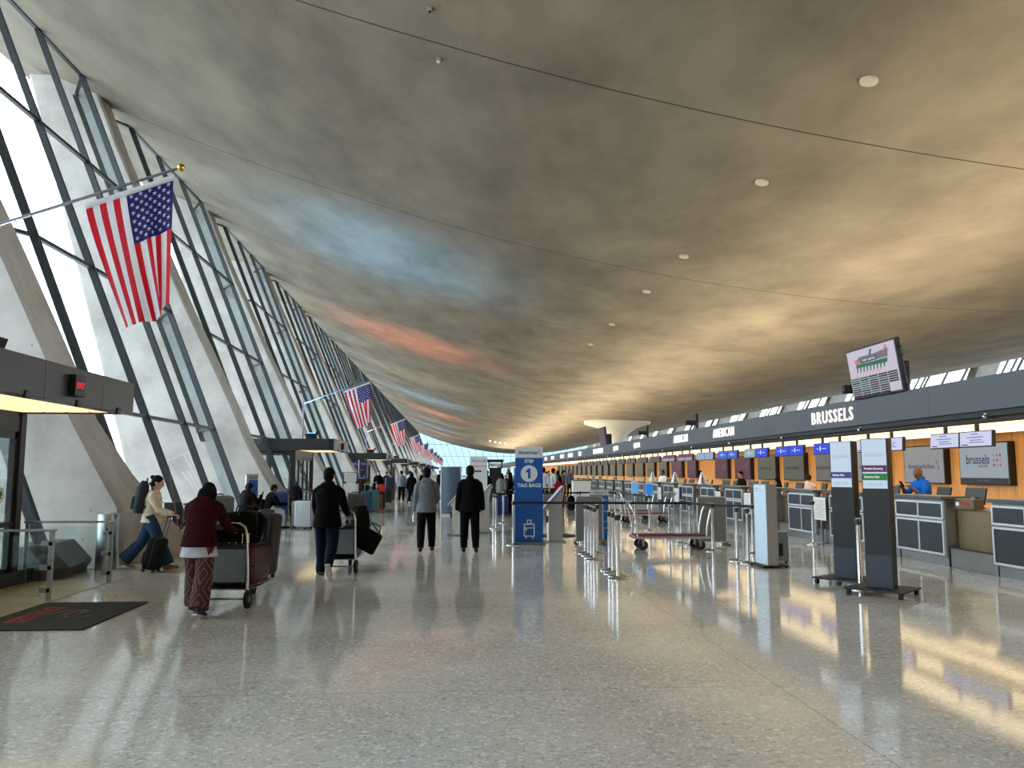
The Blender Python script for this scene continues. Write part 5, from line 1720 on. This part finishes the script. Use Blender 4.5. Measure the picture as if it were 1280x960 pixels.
# ---- farther travellers on the left
def trav(label, x, y, rz, h, P, top, bottom, hair=('short', (22, 20, 20)), skin='tan', **k):
    return person(label, (x, y) if not k.get('z') else (x, y, k.pop('z')), rz, h, P, top, ('long', bottom) if not isinstance(bottom, tuple) or len(bottom) != 3 or not isinstance(bottom[0], str) else bottom, hair, skin, k.pop('shoes', (28, 28, 30)), k.pop('voxel', .018), k.pop('hem', .06), **k)
trav('person in black sitting by the information post with a hand raised', -5.98, 24.0, -.5, 1.70, dict(SIT, armR=(40, 8, 110)), (9, 10, 12), (11, 11, 13), skin='brown', collar=True, voxel=.012)
trav('person in dark clothes sitting close behind the one with a raised hand', -6.2, 24.75, -.4, 1.70, SIT, (7, 8, 9), (10, 10, 11), skin='dark', hood=1, voxel=.012)
trav('seated person with a white cloth over the knees beside the silver suitcase', -5.36, 24.1, -.9, 1.66, SIT, (11, 10, 11), (206, 206, 212), skin='brown', voxel=.012)
for i, (x, y, l, r) in enumerate(((-5.98, 24.0, 'dark metal bench seat under the person by the information post', -.5), (-6.2, 24.75, 'dark metal bench seat under the rear seated person in dark clothes', -.4), (-5.36, 24.1, 'dark metal bench seat under the person with the white cloth', -1.0))):
    t = thing('bench_seat', l, 'seat', (x, y, 0), r, 'low bench seats by the column')
    part('seat', MB().box(-.25, .25, -.25, .12, .36, .40, .01), M_blackmetal, t)
    for s in (-1, 1):
        part('leg', MB().box(s * .2 - .02, s * .2 + .02, -.2, .08, 0, .36), M_steel, t)
trav('traveller in a striped dark shirt beside the cluster of suitcases', -3.98, 35.0, .3, 1.62, STAND, (70, 56, 58), (11, 11, 12), ('short', (120, 112, 108)), 'light')
trav('man in a grey blue jacket pushing a trolley far down the hall', -2.99, 45.6, 0, 1.76, dict(STAND, armL=(11, 4, 11), armR=(11, 4, 11), legL=(12, 6), legR=(-10, 10)), (122, 138, 152), (12, 13, 18))
trav('woman in a dark coat walking just right of the man in grey blue', -2.26, 42.2, 0, 1.66, WALK_L, (9, 10, 13), (7, 7, 9), ('long', (7, 6, 6)), shoes=(210, 206, 200), hem=.16, long=.01)
trav('traveller in a white and blue top beyond the man in grey blue', -2.95, 53.0, 0, 1.74, WALK_R, (190, 206, 232), (40, 60, 120))
trav('traveller in a black top ahead of the man in the grey hood', -1.95, 50.0, 0, 1.78, WALK_L, (9, 9, 11), (8, 8, 10))
trav('person in black facing the camera near the red suitcase', -4.2, 45.0, PI, 1.74, STAND, (7, 7, 8), (7, 7, 9), skin='light')
trav('traveller in navy behind the red suitcase, far down the hall', -4.35, 52.0, 2.6, 1.70, STAND, (11, 13, 23), (9, 10, 14))
trav('dark dressed traveller left of the curved slate panel', -1.1, 58.0, 0, 1.78, WALK_R, (10, 10, 11), (8, 8, 10))
trav('traveller in dark blue left of the curved slate panel, farther on', -.75, 66.0, 0, 1.74, WALK_L, (12, 14, 22), (9, 9, 11))
trav('woman in a white top partly hidden by the man in the dark suit', -.02, 33.5, .4, 1.68, STAND, (222, 222, 226), (14, 14, 17), ('long', (10, 7, 7)))

trolley('push trolley of the man in grey blue, far down the hall', (-2.95, 46.2, 0), 0)
suitcase('black suitcase on the trolley of the man in grey blue', (-2.78, 46.6, .23), 0, .42, .28, .74, (13, 13, 15))

# ---- luggage standing by the columns
suitcase('silver ribbed suitcase standing beside the seated travellers', (-4.34, 24.05, 0), -.15, .52, .28, .80, (176, 180, 184), (0, 0), .0)
suitcase('pale grey suitcase just behind the silver ribbed one', (-4.52, 24.4, 0), -.2, .46, .28, .78, (126, 134, 138), (0, 0), .0)
suitcase('charcoal suitcase standing alone nearest the seated travellers', (-4.42, 19.3, 0), -.3, .46, .28, .68, (54, 60, 64), (0, 0), 0)
suitcase('slim dark teal suitcase behind the lone charcoal one', (-4.85, 21.6, 0), .1, .40, .24, .66, (52, 68, 70), (0, 0), 0)
t1 = trolley('push trolley parked behind the silver suitcase, chrome handle showing', (-4.75, 25.9, 0), PI)
suitcase('blue suitcase behind the seated person with a raised hand', (-5.45, 26.2, 0), .2, .42, .26, 1.0, (40, 74, 120))
bag('black rucksack with a pale label on the parked trolley', (-4.85, 25.45, .23), PI, .40, .3, .98, (18, 19, 24), 'backpack', name='backpack', cat='backpack')
bag('brown shoulder bag on the lap of the seated person with a raised hand', (-5.7, 24.3, .50), -.5, .42, .22, .34, (66, 50, 34), 'tote')
bag('dark duffel bag on the seat row behind the silver suitcase', (-4.2, 26.3, .62), .1, .62, .34, .42, (25, 26, 27))
suitcase('dark grey suitcase carrying the dark duffel bag', (-4.2, 26.3, 0), .1, .5, .32, .60, (70, 74, 76))
suitcase('blue hard suitcase with its handle up, in the cluster past the man in black', (-3.56, 33.3, 0), 0, .46, .3, .86, (36, 78, 120), (0, 0), .26)
suitcase('light teal suitcase in the cluster past the man in black', (-3.42, 34.6, 0), 0, .46, .28, .88, (88, 140, 156), (0, 0), .28)
suitcase('tan brown suitcase in the cluster past the man in black', (-3.30, 35.3, 0), .2, .40, .26, .66, (140, 92, 58))
suitcase('black suitcase in the cluster, left of the red one', (-3.28, 36.0, 0), 0, .46, .3, .78, (13, 13, 15))
suitcase('red hard suitcase standing upright past the cluster', (-3.62, 40.0, 0), 0, .44, .3, 1.02, (196, 36, 34))
suitcase('black suitcase on the floor right of the red one', (-3.55, 43.0, 0), 0, .5, .3, .8, (14, 14, 16))
suitcase('tall navy suitcase stood far down the hall beyond the red one', (-3.8, 48.0, 0), 0, .56, .34, 1.3, (30, 34, 58), wheels=False)
bag('black holdall lying on the black suitcase of the cluster', (-3.75, 36.0, .0), 0, .7, .4, 1.02, (12, 12, 14))
t = thing('information_screen', 'small blue lit screen on a post beyond the cluster of suitcases', 'screen', (-4.6, 40.5, 0))
part('display', MB().box(-.16, .16, -.03, .0, 1.12, 1.42), glow('far_screen', (60, 110, 190), .8), t)
part('post', MB().box(-.04, .04, 0, .05, 0, 1.4), M_dark, t)
part('housing', MB().box(-.19, .19, .0, .03, 1.09, 1.45, .006), M_dark, t)

# ---- wheelchair by the window
t = thing('wheelchair', 'black wheelchair with a thin red pole parked by the windows', 'wheelchair', (-6.0, 18.5, 0), -.5)
for s in (-1, 1):
    w = part('wheel', MB().tube([(s * .30, .29 * math.cos(a * PI / 14), .30 + .29 * math.sin(a * PI / 14)) for a in range(29)], .018, 8, cap=False), M_rubber, t, True)
    sp = MB()
    for a in range(10):
        sp.cyl((s * .30, 0, .3), (s * .30, .28 * math.cos(a * PI / 5), .3 + .28 * math.sin(a * PI / 5)), .004, n=5)
    part('spokes', sp, M_chrome, w)
    part('hand_rim', MB().tube([(s * .34, .25 * math.cos(a * PI / 14), .30 + .25 * math.sin(a * PI / 14)) for a in range(29)], .009, 6, cap=False), M_chrome, w, True)
    part('armrest', MB().box(s * .25 - .03, s * .25 + .03, -.16, .24, .70, .74, .012), M_black, t)
    part('caster', MB().cyl((s * .24 - .015, .42, .08), (s * .24 + .015, .42, .08), .08, n=16), M_rubber, t, True)
    part('footrest', MB().box(s * .13 - .09, s * .13 + .09, .5, .66, .14, .16, .006), M_black, t)
    part('side_frame', MB().tube([(s * .25, -.2, .3), (s * .25, -.22, .95), (s * .25, -.32, .98)], .013, 8).tube([(s * .25, .22, .72), (s * .25, .25, .45), (s * .24, .42, .2)], .012, 8).tube([(s * .24, .40, .45), (s * .15, .56, .16)], .012, 8).cyl((s * .25, -.2, .48), (s * .25, .4, .46), .013), M_blackmetal, t, True)
part('seat', MB().box(-.24, .24, -.2, .26, .46, .51, .015), fabric((30, 32, 36)), t, True)
part('backrest', MB().box(-.24, .24, -.235, -.19, .52, .96, .015), fabric((30, 32, 36)), t, True)
part('control_box', MB().box(.18, .34, .1, .34, .78, .86, .01).box(.14, .38, .06, .32, .9, .94, .006, Matrix.Rotation(.15, 4, 'X')), M_black, t)
part('label_card', MB().box(-.08, .02, -.25, -.245, .6, .78), M_white, t)
part('pole', MB().cyl((.24, -.24, .3), (.12, -.5, 1.75), .008, n=8), mat('pole_red', (150, 46, 40), .5), t)

# ---- queue right of the sign and before it
trav('woman in a long red coat with a grey suitcase, right of the blue sign', 4.53, 35.6, .2, 1.50, dict(STAND, lean=8, head=8), (150, 22, 32), (8, 7, 8), ('long', (13, 9, 8)), 'tan', hem=.24, long=.02, collar=True)
suitcase('grey suitcase beside the woman in the red coat', (3.95, 35.4, 0), 0, .44, .3, .68, (120, 126, 126), (0, 0), .16)
bag('black bag on the floor behind the woman in the red coat', (4.98, 35.3, 0), .4, .36, .3, .6, (13, 13, 14), 'backpack', name='backpack', cat='backpack')
trav('man in a white shirt with a dark strap, left of the red coat', 4.05, 37.8, -.5, 1.88, STAND, (206, 212, 226), (14, 15, 19))
trav('man in a pale grey shirt just left of the red coat, looking right', 4.6, 38.6, -1.2, 1.84, STAND, (186, 194, 204), (15, 17, 19))
cr = [(1.22, 33.8, PI, 1.76, (11, 11, 12), 'person in black facing the camera behind the man in the suit'), (1.80, 32.6, -.6, 1.62, (124, 128, 126), 'person in a grey hooded top in the queue left of the blue sign'),
      (2.12, 33.6, 2.2, 1.64, (11, 10, 11), 'dark dressed person facing the grey hooded one in the queue'), (2.42, 38.0, 2.8, 1.78, (150, 158, 166), 'tall person in a pale shirt behind the queue left of the blue sign'),
      (2.72, 35.6, .5, 1.7, (14, 15, 19), 'person in dark blue at the edge of the blue sign'), (1.55, 41.0, 0, 1.75, (88, 96, 90), 'person in a dull green top far behind the queue'),
      (2.5, 31.0, 1.0, 1.62, (36, 36, 70), 'person in navy at the front of the queue left of the blue sign'), (3.4, 44.0, 0, 1.76, (60, 62, 70), 'person in grey mostly hidden by the blue sign')]
for i, (x, y, rz, h, c, l) in enumerate(cr):
    trav(l, x, y, rz, h, STAND if i % 2 else dict(STAND, armL=(20, 9, 60)), c, (30 + 6 * i, 32, 40), ('long' if i in (1, 4) else 'short', (13, 11, 11)), ('tan', 'light', 'brown')[i % 3], hood=1 if i == 1 else None)
for i, (x, y, rz, h, c, l) in enumerate(((.95, 30.2, .5, 1.72, (14, 14, 16), 'person in a black coat close behind the man in the dark suit'), (2.05, 31.4, 1.4, 1.66, (18, 17, 18), 'person in charcoal right of the grey hooded one, side on'),
                                   (2.75, 32.2, 0, 1.72, (24, 25, 27), 'person in dark grey whose back shows beside the blue sign'), (3.0, 39.5, 2.0, 1.80, (130, 112, 96), 'person in tan beyond the queue by the blue sign'))):
    trav(l, x, y, rz, h, STAND, c, (15, 15, 18), ('short' if i != 1 else 'long', (12, 10, 10)), ('tan', 'light')[i % 2])
suitcase('royal blue suitcase in the queue left of the blue sign', (1.72, 30.6, 0), 0, .46, .3, .74, (30, 40, 130))
suitcase('orange suitcase in the queue left of the blue sign', (2.42, 30.2, 0), .2, .34, .26, .70, (170, 74, 36))
# far crowd before the last counters: a few bodies, copied
far = [('short', (196, 200, 206), (60, 62, 70), 'light'), ('short', (60, 62, 72), (14, 15, 17), 'tan'), ('long', (126, 90, 76), (17, 17, 20), 'light'), ('short', (150, 160, 150), (19, 20, 23), 'brown'), ('long', (90, 100, 122), (13, 13, 15), 'tan')]
protos = []
spots = [(5.35, 50, 'white', 0), (5.9, 53.5, 'dark', 1), (6.4, 51.6, 'rust brown', 2), (6.9, 55.2, 'pale green', 3), (7.3, 52.5, 'blue grey', 4), (6.2, 58.5, 'white', 0), (7.6, 58.2, 'dark', 1), (8.1, 61.5, 'rust brown', 2), (7.2, 63.6, 'pale green', 3), (8.6, 65.2, 'blue grey', 4), (8.0, 68, 'white', 0), (9.2, 69.5, 'dark', 1)]
for i, (x, y, nm, k) in enumerate(spots):
    lab = 'far traveller in %s in the crowd right of the red coat, %s' % (nm, 'nearest' if i < 5 else 'middle' if i < 10 else 'farthest')
    if i < 5:
        st, tc_, bc, sk = far[k]
        t, _ = trav(lab, x, y, random.uniform(-3, 3), 1.66 + .04 * k, STAND, tc_, bc, (st, (16, 13, 12)), sk, voxel=.025, group='far crowd before the last counters')
        protos.append(t)
    else:
        copy_tree(protos[k], (x, y, 0), random.uniform(-3, 3), lab)
t = thing('counter_block', 'plain white low counter block in front of the far crowd', 'counter', (7.55, 49.2, 0))
part('body', MB().box(-.55, .55, -.3, .3, .06, 1.1, .01), M_white, t)
part('plinth', MB().box(-.52, .52, -.27, .27, 0, .06), M_dark, t)
part('top', MB().box(-.58, .58, -.33, .33, 1.1, 1.14, .006), M_top, t)

# ---- agents behind the counters
P = dict(STAND, armL=(38, 6, 92), armR=(42, 6, 90), inL=20, inR=22, lean=8, head=22, curl=.9)
w6, J6 = person('man in a bright blue polo shirt looking at his phone behind a counter', (9.86, 16.75), 1.75, 1.78, P, (24, 96, 190), ('long', (30, 32, 38)), ('none', (0, 0, 0)), 'brown', (22, 22, 24), .008, .05, 1.10, sleeve=.12, collar=True)
o = thing('phone', 'black phone in the hands of the man in the blue polo shirt', 'phone', (0, 0, 0), w6.rotation_euler.z)
q = world(w6, (J6['wL'] + J6['wR']) / 2 + V((0, .10, .05)))
o.location = q
part('body', MB().box(-.038, .038, -.006, .006, -.06, .09, .005, Matrix.Rotation(-.6, 4, 'X')), M_black, o)
part('display', MB().box(-.033, .033, -.0085, -.006, -.05, .08, 0, Matrix.Rotation(-.6, 4, 'X')), glow('phone_screen', (70, 80, 100), .5), o)
w7, J7 = person('agent in a pale pink shirt leaning down behind a counter', (9.95, 22.8), -.7, 1.66, dict(STAND, lean=30, head=10, armL=(30, 6, 60), armR=(30, 6, 60)), (226, 206, 204), ('long', (40, 40, 46)), ('short', (74, 50, 38)), 'tan', (22, 22, 24), .012, .04, 1.05)
trav('agent with black hair and glasses in a dark shirt behind a counter', 9.85, 27.8, 1.9, 1.69, dict(STAND, head=10), (15, 17, 22), (11, 11, 13), ('short', (10, 9, 10)), 'tan', voxel=.012)
trav('agent in a red shirt with curly dark hair behind a counter', 9.8, 32.4, -1.9, 1.72, STAND, (132, 24, 42), (11, 11, 13), ('short', (7, 5, 5)), 'brown', voxel=.012)
trav('dark haired agent in a white shirt behind a far counter', 9.8, 38.4, 2.2, 1.74, STAND, (226, 228, 234), (13, 13, 17), ('short', (7, 6, 6)), 'brown', voxel=.015)
trav('agent of whom only black hair shows behind the computers, left of the pink shirt', 9.75, 24.3, 1.2, 1.50, dict(STAND, head=14), (14, 14, 17), (11, 11, 13), ('long', (12, 10, 10)), 'tan', voxel=.015)
bpy.data.scenes.remove(WORK)
# ================================================================== light, sky, camera
w = bpy.data.worlds.new('overcast')
S.world = w
w.use_nodes = True
nt = w.node_tree
bg = nt.nodes['Background']
tc = nt.nodes.new('ShaderNodeTexCoord')
sx = nt.nodes.new('ShaderNodeSeparateXYZ')
rp = nt.nodes.new('ShaderNodeValToRGB')
nt.links.new(tc.outputs['Generated'], sx.inputs[0])
nt.links.new(sx.outputs[2], rp.inputs['Fac'])
rp.color_ramp.elements[0].color = (.92, .97, 1, 1)
rp.color_ramp.elements[1].color = (.82, .91, 1, 1)
nt.links.new(rp.outputs['Color'], bg.inputs['Color'])
bg.inputs['Strength'].default_value = 8.5

def area(name, loc, size, size_y, power, rgb, rot=(0, 0, 0), spread=PI):
    d = bpy.data.lights.new(name, 'AREA')
    d.shape = 'RECTANGLE'
    d.size, d.size_y = size, size_y
    d.energy = power
    d.color = rgb
    d.spread = spread
    o = bpy.data.objects.new(name, d)
    COL.objects.link(o)
    o.location = loc
    o.rotation_euler = rot
    return o
def spot(name, loc, target, power, rgb, angle, blend=.9, r=.15):
    d = bpy.data.lights.new(name, 'SPOT')
    d.energy = power
    d.color = rgb
    d.spot_size = RT(angle)
    d.spot_blend = blend
    d.shadow_soft_size = r
    o = bpy.data.objects.new(name, d)
    COL.objects.link(o)
    o.location = loc
    o.rotation_euler = (V(target) - V(loc)).to_track_quat('-Z', 'Y').to_euler()
    return o
# warm uplights on the counter canopy, with some added past its end for brightness
for i in range(21):
    y = 2 + i * 10.5
    area('roof_uplight', (12.6, y, 3.2), .5, 8.5, 680 * (1 + .06 * max(0, i - 4)), (1, .86, .62), (PI, 0, 0))
# coloured floodlights on the entrance canopies
for k, y in enumerate(CY):
    c = [(1, .9, .75), (.16, .5, 1), (1, .30, .16)][k % 3]
    spot('canopy_flood', (-6.0, y + .2, 3.35), (-3.6, y + .6, 11), (1600, 5600, 5200)[k % 3] if k else 500, c, 104, 1)

cam = bpy.data.cameras.new('camera')
co = bpy.data.objects.new('camera', cam)
COL.objects.link(co)
F_, VU, VV = 1020.0, 570.0, 590.0
th = math.atan((VV - 480) / F_)
ps = math.atan((640 - VU) * math.cos(th) / F_)
co.location = (0, 0, 1.62)
co.rotation_euler = (PI / 2 + th, 0, -ps)
cam.sensor_width = 36
cam.lens = F_ / 1280 * 36
cam.clip_end = 1200
S.camera = co
S.view_settings.view_transform = 'Standard'
S.view_settings.look = 'None'
S.view_settings.gamma = 1
S.view_settings.use_curve_mapping = False
S.view_settings.exposure = -.2
cy = S.cycles
cy.use_denoising = True
cy.max_bounces = 7
cy.diffuse_bounces = 4
cy.glossy_bounces = 3
cy.transparent_max_bounces = 24
cy.transmission_bounces = 3
cy.sample_clamp_indirect = 6
cy.caustics_reflective = False
cy.caustics_refractive = False
